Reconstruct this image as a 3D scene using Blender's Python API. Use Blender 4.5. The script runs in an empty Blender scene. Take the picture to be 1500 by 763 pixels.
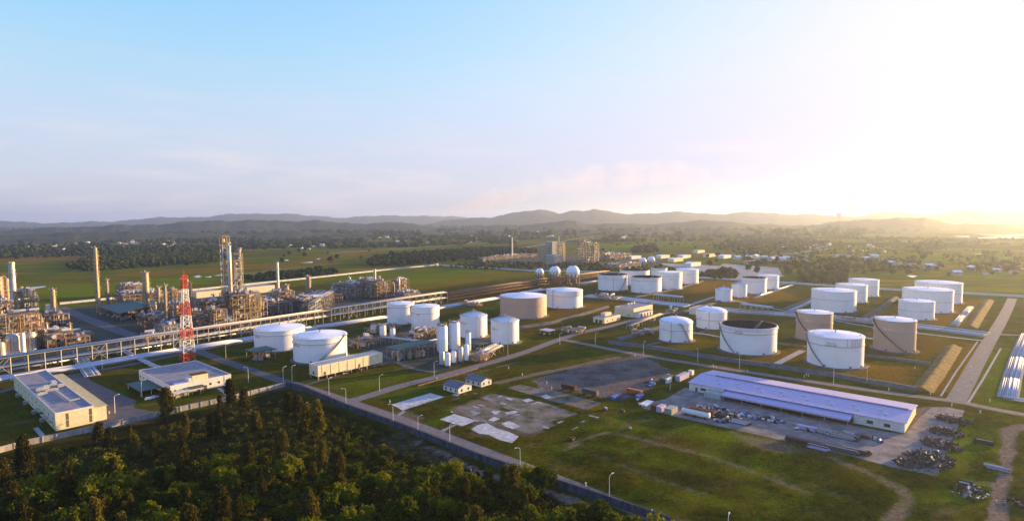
import bpy, bmesh, math, random
import numpy as np
from mathutils import Vector, Matrix
R = math.radians
random.seed(7)
rng = np.random.default_rng(7)
S = bpy.context.scene
COL = S.collection

# ---------------------------------------------------------------- camera, sky, sun, exposure
FPX, CX, CY, CAMH = 860.0, 750.0, 381.5, 100.0
pitch = math.atan((381.5 - 320.5) / FPX); roll = R(0.35)
CAM = Vector((0, 0, CAMH))
_f = Vector((0, math.cos(pitch), -math.sin(pitch)))
_r0 = Vector((1, 0, 0)); _u0 = Vector((0, math.sin(pitch), math.cos(pitch)))
_r = _r0 * math.cos(roll) - _u0 * math.sin(roll)
_u = _u0 * math.cos(roll) + _r0 * math.sin(roll)
cd = bpy.data.cameras.new('camera'); cam = bpy.data.objects.new('camera', cd); COL.objects.link(cam)
cd.sensor_width = 36; cd.lens = 36 * FPX / 1500; cd.clip_start = 1; cd.clip_end = 60000
m = Matrix((_r, _u, -_f)).transposed().to_4x4(); m.translation = CAM
cam.matrix_world = m
S.camera = cam

SUN_AZ, SUN_EL = 61.0, 7.0           # degrees clockwise from the view axis, and above the horizon
w = bpy.data.worlds.new('World'); S.world = w; w.use_nodes = True
nt = w.node_tree; nt.nodes.clear()
wo = nt.nodes.new('ShaderNodeOutputWorld'); bg = nt.nodes.new('ShaderNodeBackground')
sky = nt.nodes.new('ShaderNodeTexSky'); sky.sky_type = 'NISHITA'; sky.sun_disc = False
sky.sun_elevation = R(SUN_EL); sky.sun_rotation = R(SUN_AZ); sky.altitude = 100
sky.air_density = 1.0; sky.dust_density = 2.6; sky.ozone_density = 2.0
bg.inputs['Strength'].default_value = 0.15
# thin cloud streaks low over the horizon
tc = nt.nodes.new('ShaderNodeTexCoord'); sep = nt.nodes.new('ShaderNodeSeparateXYZ')
mp = nt.nodes.new('ShaderNodeMapping'); mp.inputs['Scale'].default_value = (2.2, 2.2, 16)
nz = nt.nodes.new('ShaderNodeTexNoise'); nz.inputs['Scale'].default_value = 2.6; nz.inputs['Detail'].default_value = 7; nz.inputs['Roughness'].default_value = .58
cr = nt.nodes.new('ShaderNodeMapRange'); cr.inputs[1].default_value = .46; cr.inputs[2].default_value = .72
band = nt.nodes.new('ShaderNodeValToRGB'); e = band.color_ramp.elements
e[0].position = 0.0; e[0].color = (.35,)*3 + (1,); e[1].position = .30; e[1].color = (0, 0, 0, 1)
for p, c in ((.03, .5), (.09, .45), (.14, .15)):
    x = e.new(p); x.color = (c, c, c, 1)
mul = nt.nodes.new('ShaderNodeMath'); mul.operation = 'MULTIPLY'
mix = nt.nodes.new('ShaderNodeMix'); mix.data_type = 'RGBA'; mix.inputs[7].default_value = (2.15, 1.85, 1.85, 1)
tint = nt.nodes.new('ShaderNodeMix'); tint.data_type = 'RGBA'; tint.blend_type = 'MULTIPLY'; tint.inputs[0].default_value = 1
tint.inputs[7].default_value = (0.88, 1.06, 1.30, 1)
# deeper blue overhead
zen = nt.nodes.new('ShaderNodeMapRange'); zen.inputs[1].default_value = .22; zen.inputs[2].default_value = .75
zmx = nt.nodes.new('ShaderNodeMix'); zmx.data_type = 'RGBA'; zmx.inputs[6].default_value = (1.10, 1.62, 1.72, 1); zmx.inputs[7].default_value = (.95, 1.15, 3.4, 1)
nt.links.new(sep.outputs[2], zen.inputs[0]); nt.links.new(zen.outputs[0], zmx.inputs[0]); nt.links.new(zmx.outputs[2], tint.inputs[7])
# milky lilac air low over the horizon
low = nt.nodes.new('ShaderNodeValToRGB'); low.color_ramp.interpolation = 'EASE'; e2 = low.color_ramp.elements
e2[0].position = 0; e2[0].color = (.78,)*3 + (1,); e2[1].position = .30; e2[1].color = (0, 0, 0, 1)
air = nt.nodes.new('ShaderNodeMix'); air.data_type = 'RGBA'; air.inputs[7].default_value = (1.50, 1.47, 1.88, 1)
L = nt.links.new
L(tc.outputs['Generated'], sep.inputs[0]); L(tc.outputs['Generated'], mp.inputs[0]); L(mp.outputs[0], nz.inputs[0])
L(nz.outputs[0], cr.inputs[0]); L(sep.outputs[2], band.inputs[0]); L(cr.outputs[0], mul.inputs[0]); L(band.outputs[0], mul.inputs[1])
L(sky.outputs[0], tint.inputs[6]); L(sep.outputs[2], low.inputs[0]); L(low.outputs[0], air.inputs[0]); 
# thick air near the sun: a soft ceiling on its glow
def nm(op, a_, b_=None):
    x = nt.nodes.new('ShaderNodeMath'); x.operation = op
    for i_, c_ in ((0, a_), (1, b_)):
        if c_ is None: continue
        if isinstance(c_, (int, float)): x.inputs[i_].default_value = c_
        else: L(c_, x.inputs[i_])
    return x.outputs[0]
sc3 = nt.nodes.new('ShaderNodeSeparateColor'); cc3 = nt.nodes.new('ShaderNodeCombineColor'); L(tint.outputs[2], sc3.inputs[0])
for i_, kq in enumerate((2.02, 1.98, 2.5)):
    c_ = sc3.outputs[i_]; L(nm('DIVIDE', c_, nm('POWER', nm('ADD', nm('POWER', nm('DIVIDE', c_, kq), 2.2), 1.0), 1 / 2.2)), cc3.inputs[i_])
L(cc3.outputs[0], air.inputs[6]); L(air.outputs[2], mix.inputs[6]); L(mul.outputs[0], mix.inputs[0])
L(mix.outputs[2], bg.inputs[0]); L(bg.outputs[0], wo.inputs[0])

sl = bpy.data.lights.new('sun', 'SUN'); sl.energy = 5.0; sl.angle = R(0.5); sl.color = (1.0, .64, .24)
so = bpy.data.objects.new('sun', sl); COL.objects.link(so)
SUND = Vector((math.sin(R(SUN_AZ)) * math.cos(R(SUN_EL)), math.cos(R(SUN_AZ)) * math.cos(R(SUN_EL)), math.sin(R(SUN_EL))))
so.rotation_euler = SUND.to_track_quat('Z', 'Y').to_euler()
so.location = (0, 0, 300)
vs = S.view_settings
vs.view_transform = 'Standard'; vs.look = 'None'; vs.gamma = 1; vs.use_curve_mapping = False
vs.exposure = 1.66
S.cycles.volume_step_rate = 4.0; S.cycles.volume_max_steps = 64; S.cycles.volume_bounces = 1
S.cycles.max_bounces = 6; S.cycles.diffuse_bounces = 3; S.cycles.glossy_bounces = 2

# ---------------------------------------------------------------- helpers
def P(px, py, z=0.0):
    d = _f * FPX + _r * (px - CX) - _u * (py - CY)
    t = (z - CAMH) / d.z
    return CAM + d * t
def proj(p):
    v = Vector(p) - CAM; q = v.dot(_f)
    return CX + FPX * v.dot(_r) / q, CY - FPX * v.dot(_u) / q
def Zat(p, py):                       # height above point p that shows at picture row py
    a, b = -50.0, 600.0
    for _ in range(40):
        c = (a + b) / 2
        if proj((p[0], p[1], c))[1] > py: a = c
        else: b = c
    return (a + b) / 2
ANG = R(48.4)
U = Vector((math.cos(ANG), math.sin(ANG), 0)); V = Vector((math.sin(ANG), -math.cos(ANG), 0)); K = Vector((0, 0, 1))
def G(o, u, v, z=0.0): return Vector(o) + U * u + V * v + K * z

def mat(name, col, rough=.7, metal=0.0, var=.18, scale=.6, stretch=(1, 1, 1), col2=None, bump=0.0, spec=.3, fine=0.0):
    m = bpy.data.materials.get(name)
    if m: return m
    m = bpy.data.materials.new(name); m.use_nodes = True
    t = m.node_tree; b = t.nodes['Principled BSDF']
    b.inputs['Roughness'].default_value = rough; b.inputs['Metallic'].default_value = metal
    b.inputs['Specular IOR Level'].default_value = spec if rough < .8 else min(spec, .06)
    c2 = col2 or tuple(c * (1 - 2 * var) for c in col)
    g = t.nodes.new('ShaderNodeNewGeometry'); mp = t.nodes.new('ShaderNodeMapping'); mp.inputs['Scale'].default_value = stretch
    n = t.nodes.new('ShaderNodeTexNoise'); n.inputs['Scale'].default_value = scale; n.inputs['Detail'].default_value = 6; n.inputs['Roughness'].default_value = .65
    r = t.nodes.new('ShaderNodeMapRange'); r.inputs[1].default_value = .35; r.inputs[2].default_value = .68
    mx = t.nodes.new('ShaderNodeMix'); mx.data_type = 'RGBA'
    mx.inputs[6].default_value = (*col, 1); mx.inputs[7].default_value = (*c2, 1)
    k = t.links.new
    k(g.outputs['Position'], mp.inputs[0]); k(mp.outputs[0], n.inputs[0]); k(n.outputs[0], r.inputs[0]); k(r.outputs[0], mx.inputs[0])
    k(mx.outputs[2], b.inputs['Base Color'])
    if bump:
        n2 = t.nodes.new('ShaderNodeTexNoise'); n2.inputs['Scale'].default_value = scale * 4; n2.inputs['Detail'].default_value = 5
        bp = t.nodes.new('ShaderNodeBump'); bp.inputs['Strength'].default_value = 1; bp.inputs['Distance'].default_value = bump
        k(g.outputs['Position'], n2.inputs[0]); k(n2.outputs[0], bp.inputs['Height']); k(bp.outputs[0], b.inputs['Normal'])
    return m

class MB:
    def __init__(s): s.v = []; s.f = []
    def add(s, vs, fs):
        o = len(s.v); s.v += [tuple(p) for p in vs]; s.f += [tuple(i + o for i in q) for q in fs]; return s
    def hexa(s, p):                    # 4 bottom (ccw) + 4 top
        return s.add(p, [(3, 2, 1, 0), (4, 5, 6, 7), (0, 1, 5, 4), (1, 2, 6, 5), (2, 3, 7, 6), (3, 0, 4, 7)])
    def box(s, o, du, dv, dz, z0=0.0, au=None, av=None):   # corner o, extents along U and V (or given axes)
        a = (au or U) * du; b = (av or V) * dv; o = Vector(o) + K * z0; k = K * dz
        pts = [o, o + b, o + a + b, o + a]
        return s.hexa([*pts, *[p + k for p in pts]])
    def cbox(s, c, du, dv, dz, z0=0.0, au=None, av=None):
        return s.box(Vector(c) - (au or U) * du / 2 - (av or V) * dv / 2, du, dv, dz, z0, au, av)
    def prism(s, pts, z0, z1):
        n = len(pts)
        vs = [(p[0], p[1], z0) for p in pts] + [(p[0], p[1], z1) for p in pts]
        return s.add(vs, [tuple(range(n - 1, -1, -1)), tuple(range(n, 2 * n))] + [(i, (i + 1) % n, n + (i + 1) % n, n + i) for i in range(n)])
    def tube(s, a, b, r, n=6, r2=None, cap=True):
        a = Vector(a); b = Vector(b); d = b - a
        if d.length < 1e-6: return s
        d.normalize(); x = d.cross(K) if abs(d.z) < .95 else d.cross(Vector((1, 0, 0))); x.normalize(); y = d.cross(x)
        r2 = r if r2 is None else r2; off = math.pi / n
        vs = [a + (x * math.cos(2 * math.pi * i / n + off) + y * math.sin(2 * math.pi * i / n + off)) * r for i in range(n)]
        vs += [b + (x * math.cos(2 * math.pi * i / n + off) + y * math.sin(2 * math.pi * i / n + off)) * r2 for i in range(n)]
        fs = [(i, (i + 1) % n, n + (i + 1) % n, n + i) for i in range(n)]
        if cap: fs += [tuple(range(n - 1, -1, -1)), tuple(range(n, 2 * n))]
        return s.add(vs, fs)
    def beam(s, a, b, w=.35): return s.tube(a, b, w * .707, 4)
    def path(s, pts, r, n=6):
        for a, b in zip(pts[:-1], pts[1:]): s.tube(a, b, r, n)
        return s
    def lathe(s, c, prof, n=32, a0=0.0, a1=2 * math.pi, closed=True):   # prof [(r,z)...]
        c = Vector(c); vs = []; m_ = n if closed else n + 1
        for r_, z_ in prof:
            for i in range(m_):
                t = a0 + (a1 - a0) * i / n
                vs.append((c.x + r_ * math.cos(t), c.y + r_ * math.sin(t), c.z + z_))
        fs = []
        for j in range(len(prof) - 1):
            for i in range(n):
                i2 = (i + 1) % m_ if closed else i + 1
                fs.append((j * m_ + i, j * m_ + i2, (j + 1) * m_ + i2, (j + 1) * m_ + i))
        return s.add(vs, fs)
    def build(s, name, material, parent=None, smooth=False, at=None):
        base = Vector(parent.location) if parent is not None and at is None else Vector(at or (0, 0, 0))
        if parent is not None and at is None and parent.parent is not None:
            base = Vector(parent.location)
            q = parent.parent
            while q is not None: base = base + Vector(q.location); q = q.parent
        me = bpy.data.meshes.new(name)
        me.from_pydata([(p[0] - base.x, p[1] - base.y, p[2] - base.z) for p in s.v], [], s.f)
        me.materials.append(material)
        if smooth: me.shade_smooth() if smooth is True else me.shade_auto(smooth) if hasattr(me, 'shade_auto') else me.shade_smooth()
        o = bpy.data.objects.new(name, me); COL.objects.link(o)
        if parent is not None: o.parent = parent
        else: o.location = base
        return o
def smooth_by_angle(o, deg=35):
    me = o.data; me.shade_smooth()
    bm = bmesh.new(); bm.from_mesh(me)
    for e in bm.edges:
        if len(e.link_faces) == 2 and e.calc_face_angle(0) > R(deg): e.smooth = False
    bm.to_mesh(me); bm.free()
def sm(o): smooth_by_angle(o); return o
def tag(o, label=None, cat=None, group=None, kind=None):
    if label: o['label'] = label
    if cat: o['category'] = cat
    if group: o['group'] = group
    if kind: o['kind'] = kind
    return o
def root(name, label, cat, loc, group=None):
    o = bpy.data.objects.new(name, None); COL.objects.link(o); o.location = (loc[0], loc[1], loc[2] if len(loc) > 2 else 0)
    return tag(o, label, cat, group)
def structure(o): o['kind'] = 'structure'; return o
def copy_tree(o, parent=None):
    c = o.copy(); COL.objects.link(c); c.parent = parent
    for ch in o.children: copy_tree(ch, c)
    return c
def dup(o, loc, rz=0.0, label=None, sc=None, group=None):
    c = copy_tree(o); c.location = loc; c.rotation_euler = (0, 0, rz)
    if label: c['label'] = label
    if group: c['group'] = group
    if sc: c.scale = sc if hasattr(sc, '__len__') else (sc,) * 3
    return c
def quads_mesh(name, q, material, at=(0, 0, 0)):   # q: (N,k,3)
    n, k = q.shape[:2]
    me = bpy.data.meshes.new(name)
    me.vertices.add(n * k); me.vertices.foreach_set('co', (q.reshape(-1, 3) - np.array(at)).astype(np.float32).ravel())
    me.loops.add(n * k); me.loops.foreach_set('vertex_index', np.arange(n * k, dtype=np.int32))
    me.polygons.add(n); me.polygons.foreach_set('loop_start', np.arange(0, n * k, k, dtype=np.int32))
    me.update(calc_edges=True); me.materials.append(material)
    return me
def ribbon_pts(pts, w):
    pts = [Vector((p[0], p[1], 0)) for p in pts]; Ls = []; Rs = []
    for i, p in enumerate(pts):
        a = pts[max(i - 1, 0)]; b = pts[min(i + 1, len(pts) - 1)]
        d = (b - a).normalized(); n = Vector((-d.y, d.x, 0))
        Ls.append(p + n * w / 2); Rs.append(p - n * w / 2)
    return Ls, Rs
def smooth_line(pts, it=2):
    for _ in range(it):
        o = [pts[0]]
        for a, b in zip(pts[:-1], pts[1:]): o += [a * .75 + b * .25, a * .25 + b * .75]
        pts = o + [pts[-1]]
    return pts
ZR = [0.004]
def ribbon(name, px, w, material, z, sm_=2, kerb=None):
    pts = [P(*p) for p in px]
    if sm_: pts = smooth_line(pts, sm_)
    Ls, Rs = ribbon_pts(pts, w); b = MB()
    n = len(pts)
    b.add([(p.x, p.y, z) for p in Ls] + [(p.x, p.y, z) for p in Rs], [(n + i, n + i + 1, i + 1, i) for i in range(n - 1)])
    o = structure(b.build(name, material))
    if kerb:
        kb = MB()
        for side in (Ls, Rs):
            s_ = 1 if side is Ls else -1
            for i in range(n - 1):
                d = (side[i + 1] - side[i]).normalized(); nn = Vector((-d.y, d.x, 0)) * s_
                a, c = side[i] + nn * .002, side[i + 1] + nn * .002
                kb.hexa([*( (a, c, c + nn * .3, a + nn * .3) if s_ < 0 else (a, a + nn * .3, c + nn * .3, c) ), *[q + K * .13 for q in ((a, c, c + nn * .3, a + nn * .3) if s_ < 0 else (a, a + nn * .3, c + nn * .3, c))]])
        structure(kb.build('kerb', kerb))
    return o
def patch(name, px, material, z):
    pts = [P(*p) for p in px]; b = MB(); b.add([(p.x, p.y, z) for p in pts], [tuple(range(len(pts)))])
    o = b.build(name, material)
    if o.data.polygons[0].normal.z < 0: o.data.flip_normals()
    return structure(o)

# ---------------------------------------------------------------- materials
def tank_paint(name, col, dirt, amt=.5):
    m = bpy.data.materials.new(name); m.use_nodes = True
    t = m.node_tree; b = t.nodes['Principled BSDF']; k = t.links.new
    b.inputs['Roughness'].default_value = .45; b.inputs['Specular IOR Level'].default_value = .4
    g = t.nodes.new('ShaderNodeNewGeometry')
    mp = t.nodes.new('ShaderNodeMapping'); mp.inputs['Scale'].default_value = (1.0, 1.0, .07)
    n = t.nodes.new('ShaderNodeTexNoise'); n.inputs['Scale'].default_value = .9; n.inputs['Detail'].default_value = 5; n.inputs['Roughness'].default_value = .7
    n2 = t.nodes.new('ShaderNodeTexNoise'); n2.inputs['Scale'].default_value = .12; n2.inputs['Detail'].default_value = 4
    r = t.nodes.new('ShaderNodeMapRange'); r.inputs[1].default_value = .5; r.inputs[2].default_value = .78; r.inputs[4].default_value = amt
    r2 = t.nodes.new('ShaderNodeMapRange'); r2.inputs[1].default_value = .4; r2.inputs[2].default_value = .75; r2.inputs[4].default_value = .3
    ad = t.nodes.new('ShaderNodeMath'); ad.operation = 'ADD'; ad.use_clamp = True
    # faint shell-plate courses
    sx = t.nodes.new('ShaderNodeSeparateXYZ'); wv = t.nodes.new('ShaderNodeMath'); wv.operation = 'MULTIPLY'; wv.inputs[1].default_value = 1 / 2.4
    fr = t.nodes.new('ShaderNodeMath'); fr.operation = 'FRACT'; lt = t.nodes.new('ShaderNodeMath'); lt.operation = 'LESS_THAN'; lt.inputs[1].default_value = .035
    ml = t.nodes.new('ShaderNodeMath'); ml.operation = 'MULTIPLY'; ml.inputs[1].default_value = .40
    ad2 = t.nodes.new('ShaderNodeMath'); ad2.operation = 'ADD'; ad2.use_clamp = True
    mx = t.nodes.new('ShaderNodeMix'); mx.data_type = 'RGBA'; mx.inputs[6].default_value = (*col, 1); mx.inputs[7].default_value = (*dirt, 1)
    k(g.outputs['Position'], mp.inputs[0]); k(mp.outputs[0], n.inputs[0]); k(g.outputs['Position'], n2.inputs[0])
    k(n.outputs[0], r.inputs[0]); k(n2.outputs[0], r2.inputs[0]); k(r.outputs[0], ad.inputs[0]); k(r2.outputs[0], ad.inputs[1])
    k(g.outputs['Position'], sx.inputs[0]); k(sx.outputs[2], wv.inputs[0]); k(wv.outputs[0], fr.inputs[0]); k(fr.outputs[0], lt.inputs[0]); k(lt.outputs[0], ml.inputs[0])
    k(ad.outputs[0], ad2.inputs[0]); k(ml.outputs[0], ad2.inputs[1]); k(ad2.outputs[0], mx.inputs[0]); k(mx.outputs[2], b.inputs['Base Color'])
    return m
WHITE = tank_paint('tank_white', (.86, .84, .86), (.58, .54, .53), .22)
BEIGE = tank_paint('tank_beige', (.50, .34, .26), (.38, .27, .22), .4)
ROOFW = mat('tank_roof_paint', (.84, .84, .86), .5, var=.07, scale=.25)
RUSTD = mat('floating_deck', (.055, .04, .04), .9, var=.3, scale=.4)
STEEL = mat('galvanised_steel', (.42, .40, .38), .45, .35, var=.2, scale=2)
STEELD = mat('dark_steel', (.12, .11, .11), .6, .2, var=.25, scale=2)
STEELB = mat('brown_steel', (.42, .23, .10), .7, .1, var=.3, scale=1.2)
INSUL = mat('insulation_cladding', (.62, .60, .58), .38, .45, var=.22, scale=1.0)
STEELR = mat('rack_brown_steel', (.20, .125, .075), .8, .05, var=.35, scale=.8)
PIPEW = mat('pale_pipe', (.50, .51, .57), .75, .0, var=.07, scale=.2, spec=.1)
PIPEB = mat('weathered_pipe', (.34, .29, .27), .6, .2, var=.3, scale=.8)
CONC = mat('concrete', (.36, .35, .34), .85, var=.2, scale=.4, bump=.02)
CONCL = mat('pale_concrete', (.58, .56, .55), .85, var=.25, scale=.35, bump=.02)
CONCD = mat('stained_concrete', (.17, .16, .16), .9, var=.3, scale=.3, bump=.03)
ASPH = mat('asphalt', (.115, .11, .115), .85, col2=(.075, .072, .075), scale=.25, bump=.01)
ASPHP = mat('worn_road', (.22, .185, .175), .9, col2=(.14, .125, .12), scale=.3, bump=.01)
SLABM = mat('overgrown_slab', (.235, .195, .18), .95, col2=(.055, .065, .012), scale=.11, bump=.03)
PLANTG = mat('plant_yard', (.085, .078, .070), .95, col2=(.035, .045, .008), scale=.09, bump=.03)
YARD = mat('yard_slab', (.27, .235, .215), .9, col2=(.12, .095, .085), scale=.16, bump=.02)
EARTH = mat('bund_earth', (.30, .17, .075), .95, col2=(.10, .09, .015), scale=.3, bump=.4)
BUNDC = mat('bund_grey', (.13, .12, .12), .95, col2=(.07, .075, .06), scale=.3, bump=.15)
GREENR = mat('green_sheet', (.022, .075, .062), .55, var=.2, scale=.6)
BLUER = mat('roof_sheet', (.42, .37, .55), .5, .0, var=.09, scale=.8, stretch=(.62, -.70, .05))
WALLW = mat('white_render', (.72, .69, .66), .8, var=.12, scale=.6)
WALLY = mat('cream_render', (.74, .66, .46), .8, var=.12, scale=.6)
ROOFG = mat('flat_roof_felt', (.30, .29, .31), .9, col2=(.20, .17, .17), scale=.25, bump=.02)
SLATE = mat('slate_roof', (.17, .17, .19), .7, var=.2, scale=.9)
GLASSD = mat('dark_glass', (.03, .035, .045), .15, 0, var=.1, spec=.6)
REDP = mat('red_paint', (.60, .075, .025), .5, var=.15)
WHP = mat('white_paint', (.78, .75, .70), .5, var=.1)
ORNG = mat('orange_paint', (.55, .14, .04), .55, var=.25)
BLUEP = mat('blue_paint', (.05, .12, .42), .5, var=.2)
RUST = mat('rusty_steel', (.16, .075, .045), .85, var=.35, scale=1.5)
DARKM = mat('scrap_dark', (.05, .045, .05), .7, var=.4, scale=1.5)
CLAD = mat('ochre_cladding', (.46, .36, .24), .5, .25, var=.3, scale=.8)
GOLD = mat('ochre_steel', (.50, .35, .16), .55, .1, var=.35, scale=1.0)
LOUVRE = mat('ink_black', (.03, .03, .05), .6, var=.1)
TRUNKM = mat('bark', (.12, .085, .055), .9, var=.3, scale=3)
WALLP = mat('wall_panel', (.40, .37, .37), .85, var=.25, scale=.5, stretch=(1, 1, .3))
WALLD = mat('shade_toned_wall', (.105, .11, .15), .85, var=.3, scale=.5, stretch=(1, 1, .3))  # wall concrete again, with the blue dark of its shaded side put in
HOUSEW = mat('village_wall', (.62, .56, .52), .8, var=.3, scale=.02)
HOUSER = mat('village_roof', (.34, .17, .13), .85, col2=(.30, .28, .30), scale=.015)

def leafmat(name, a, b, c, trans=.3):
    m = bpy.data.materials.new(name); m.use_nodes = True; t = m.node_tree; k = t.links.new
    pb = t.nodes['Principled BSDF']; pb.inputs['Roughness'].default_value = .85; pb.inputs['Specular IOR Level'].default_value = .02
    g = t.nodes.new('ShaderNodeNewGeometry'); oi = t.nodes.new('ShaderNodeObjectInfo')
    n = t.nodes.new('ShaderNodeTexNoise'); n.inputs['Scale'].default_value = .35; n.inputs['Detail'].default_value = 4
    s1 = t.nodes.new('ShaderNodeMath'); s1.operation = 'MULTIPLY_ADD'; s1.inputs[1].default_value = .45; 
    s2 = t.nodes.new('ShaderNodeMath'); s2.operation = 'MULTIPLY_ADD'; s2.inputs[1].default_value = .35; 
    s3 = t.nodes.new('ShaderNodeMath'); s3.operation = 'MULTIPLY_ADD'; s3.inputs[1].default_value = .8; s3.inputs[2].default_value = -.3
    rp = t.nodes.new('ShaderNodeValToRGB'); e = rp.color_ramp.elements
    e[0].position = .15; e[0].color = (*a, 1); e[1].position = .85; e[1].color = (*c, 1); x = e.new(.5); x.color = (*b, 1)
    k(g.outputs['Position'], n.inputs[0]); k(n.outputs[0], s3.inputs[0])
    k(oi.outputs['Random'], s1.inputs[0]); k(s3.outputs[0], s1.inputs[2]); k(g.outputs['Random Per Island'], s2.inputs[0]); k(s1.outputs[0], s2.inputs[2])
    k(s2.outputs[0], rp.inputs[0]); k(rp.outputs[0], pb.inputs['Base Color'])
    tr = t.nodes.new('ShaderNodeBsdfTranslucent'); ms = t.nodes.new('ShaderNodeMixShader'); ms.inputs[0].default_value = trans
    k(rp.outputs[0], tr.inputs[0]); k(pb.outputs[0], ms.inputs[1]); k(tr.outputs[0], ms.inputs[2])
    k(ms.outputs[0], t.nodes['Material Output'].inputs[0])
    return m
LEAFC = leafmat('casuarina_needles', (.018, .020, .006), (.060, .054, .012), (.17, .13, .018))
LEAFB = leafmat('broad_leaves', (.014, .028, .004), (.068, .092, .007), (.23, .22, .010))
LEAFU = leafmat('scrub_leaves', (.012, .021, .003), (.052, .062, .006), (.19, .165, .010))
LEAFF = leafmat('woodland_leaves', (.008, .019, .006), (.018, .032, .007), (.048, .056, .009), .15)

# ================================================================= GROUND (one sheet to the horizon)
def axis(lo, hi, step, far):
    a = list(np.arange(lo, hi + .1, step)); s = step
    x = hi
    while x < far: s *= 1.16; x += s; a.append(min(x, far))
    s = step; x = lo; pre = []
    while x > -far: s *= 1.16; x -= s; pre.append(max(x, -far))
    return np.array(pre[::-1] + a)
gx = axis(-420, 640, 2.5, 17000); gy = axis(150, 800, 2.5, 17000)
GXX, GYY = np.meshgrid(gx, gy); gp = np.stack([GXX.ravel(), GYY.ravel()], 1)
def wn(p, s, seed=0):                   # cheap smooth noise in [-1,1]
    r = np.random.default_rng(seed); o = np.zeros(len(p))
    for i in range(7):
        a = r.uniform(0, 6.28); f_ = (1 + i * .55) / s; ph = r.uniform(0, 6.28)
        o += np.sin((p[:, 0] * np.cos(a) + p[:, 1] * np.sin(a)) * f_ + ph + 1.3 * np.sin((p[:, 0] * np.sin(a) - p[:, 1] * np.cos(a)) * f_ * .7 + ph * 2)) / (1 + i * .4)
    return o / 3.2
def seg_d(p, pts):
    d = np.full(len(p), 1e9)
    for a, b in zip(pts[:-1], pts[1:]):
        a = np.array(a[:2]); b = np.array(b[:2]); ab = b - a
        t = np.clip(((p - a) @ ab) / (ab @ ab), 0, 1); d = np.minimum(d, np.hypot(*(p - a - t[:, None] * ab).T))
    return d
def inpoly(p, pts):
    pts = [q[:2] for q in pts]; c = np.zeros(len(p), bool); n = len(pts)
    for i in range(n):
        (x1, y1), (x2, y2) = pts[i], pts[(i + 1) % n]
        if y1 == y2: continue
        k = ((y1 > p[:, 1]) != (y2 > p[:, 1])) & (p[:, 0] < (x2 - x1) * (p[:, 1] - y1) / (y2 - y1) + x1); c ^= k
    return c
def PW(px): return [tuple(P(*q)[:2]) for q in px]
def soft_poly(px, e=2.5, warp=3.0, seed=1):
    q = PW(px); d = seg_d(gp, q + [q[0]]); s = np.where(inpoly(gp, q), d, -d)
    return np.clip((s + wn(gp, 4, seed) * warp) / e * .5 + .5, 0, 1)
def soft_line(px, w, e=1.5, warp=1.5, seed=2):
    d = seg_d(gp, PW(px)); return np.clip((w / 2 - d + wn(gp, 4, seed) * warp) / e * .5 + .5, 0, 1)
dirt = np.zeros(len(gp)); grav = np.zeros(len(gp)); lush = np.zeros(len(gp)); dry = np.zeros(len(gp)); shade_scrub = np.zeros(len(gp))
# bare tracks worn in the field
for px, wd, am in (
    ([(828, 660), (850, 645), (890, 633), (930, 640), (975, 653), (1040, 668), (1100, 690), (1180, 720)], 5, .5),
    ([(905, 632), (920, 620), (960, 612)], 4, .5),
    ([(850, 660), (890, 672), (935, 690), (985, 708), (1030, 722)], 5, .42),
    ([(1480, 628), (1476, 660), (1470, 700), (1462, 735), (1455, 790)], 4.6, 1.0),
    ([(1500, 622), (1484, 630), (1478, 650)], 4.6, 1.0),
    ([(1222, 672), (1290, 700), (1320, 715), (1330, 735), (1300, 763)], 7, .5),
    ([(1120, 690), (1160, 700), (1290, 745)], 4, .45),
    ([(700, 690), (760, 705), (850, 735), (930, 775)], 4.0, .9),
    ([(612, 645), (660, 668), (700, 690)], 3.0, .8),
    ([(730, 560), (800, 545), (850, 535), (905, 523)], 8, .6),
    ([(650, 553), (700, 545), (760, 530)], 4, .5),
    ([(1300, 545), (1400, 565)], 5, .0)):
    dirt = np.maximum(dirt, am * soft_line(px, wd))
for px, am in (([(1058, 630), (1130, 640), (1180, 660), (1160, 668), (1100, 655)], .5),
               ([(540, 640), (585, 628), (640, 650), (700, 680), (655, 690), (580, 668)], .35),
               ([(655, 600), (700, 580), (740, 592), (720, 610), (680, 612)], .6),
               ([(560, 600), (600, 600), (625, 612), (600, 622)], .5),
               ([(1395, 700), (1445, 700), (1440, 730), (1400, 725)], .4),
               ([(1330, 595), (1395, 597), (1380, 640), (1335, 690), (1290, 680)], .65)):
    dirt = np.maximum(dirt, am * soft_poly(px))
lot = [(780, 556), (820, 545), (851, 535), (912, 524), (943, 515), (950, 524), (976, 538), (988, 543), (966, 556), (950, 570), (917, 587), (874, 582), (822, 572), (790, 568)]
grav = np.maximum(grav, .95 * soft_poly(lot, 2, 2.5, 5))
grav = np.maximum(grav, .6 * soft_poly([(540, 575 + 8), (700, 610), (760, 600), (800, 640), (700, 640), (660, 605)], 3, 6, 6))
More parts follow.
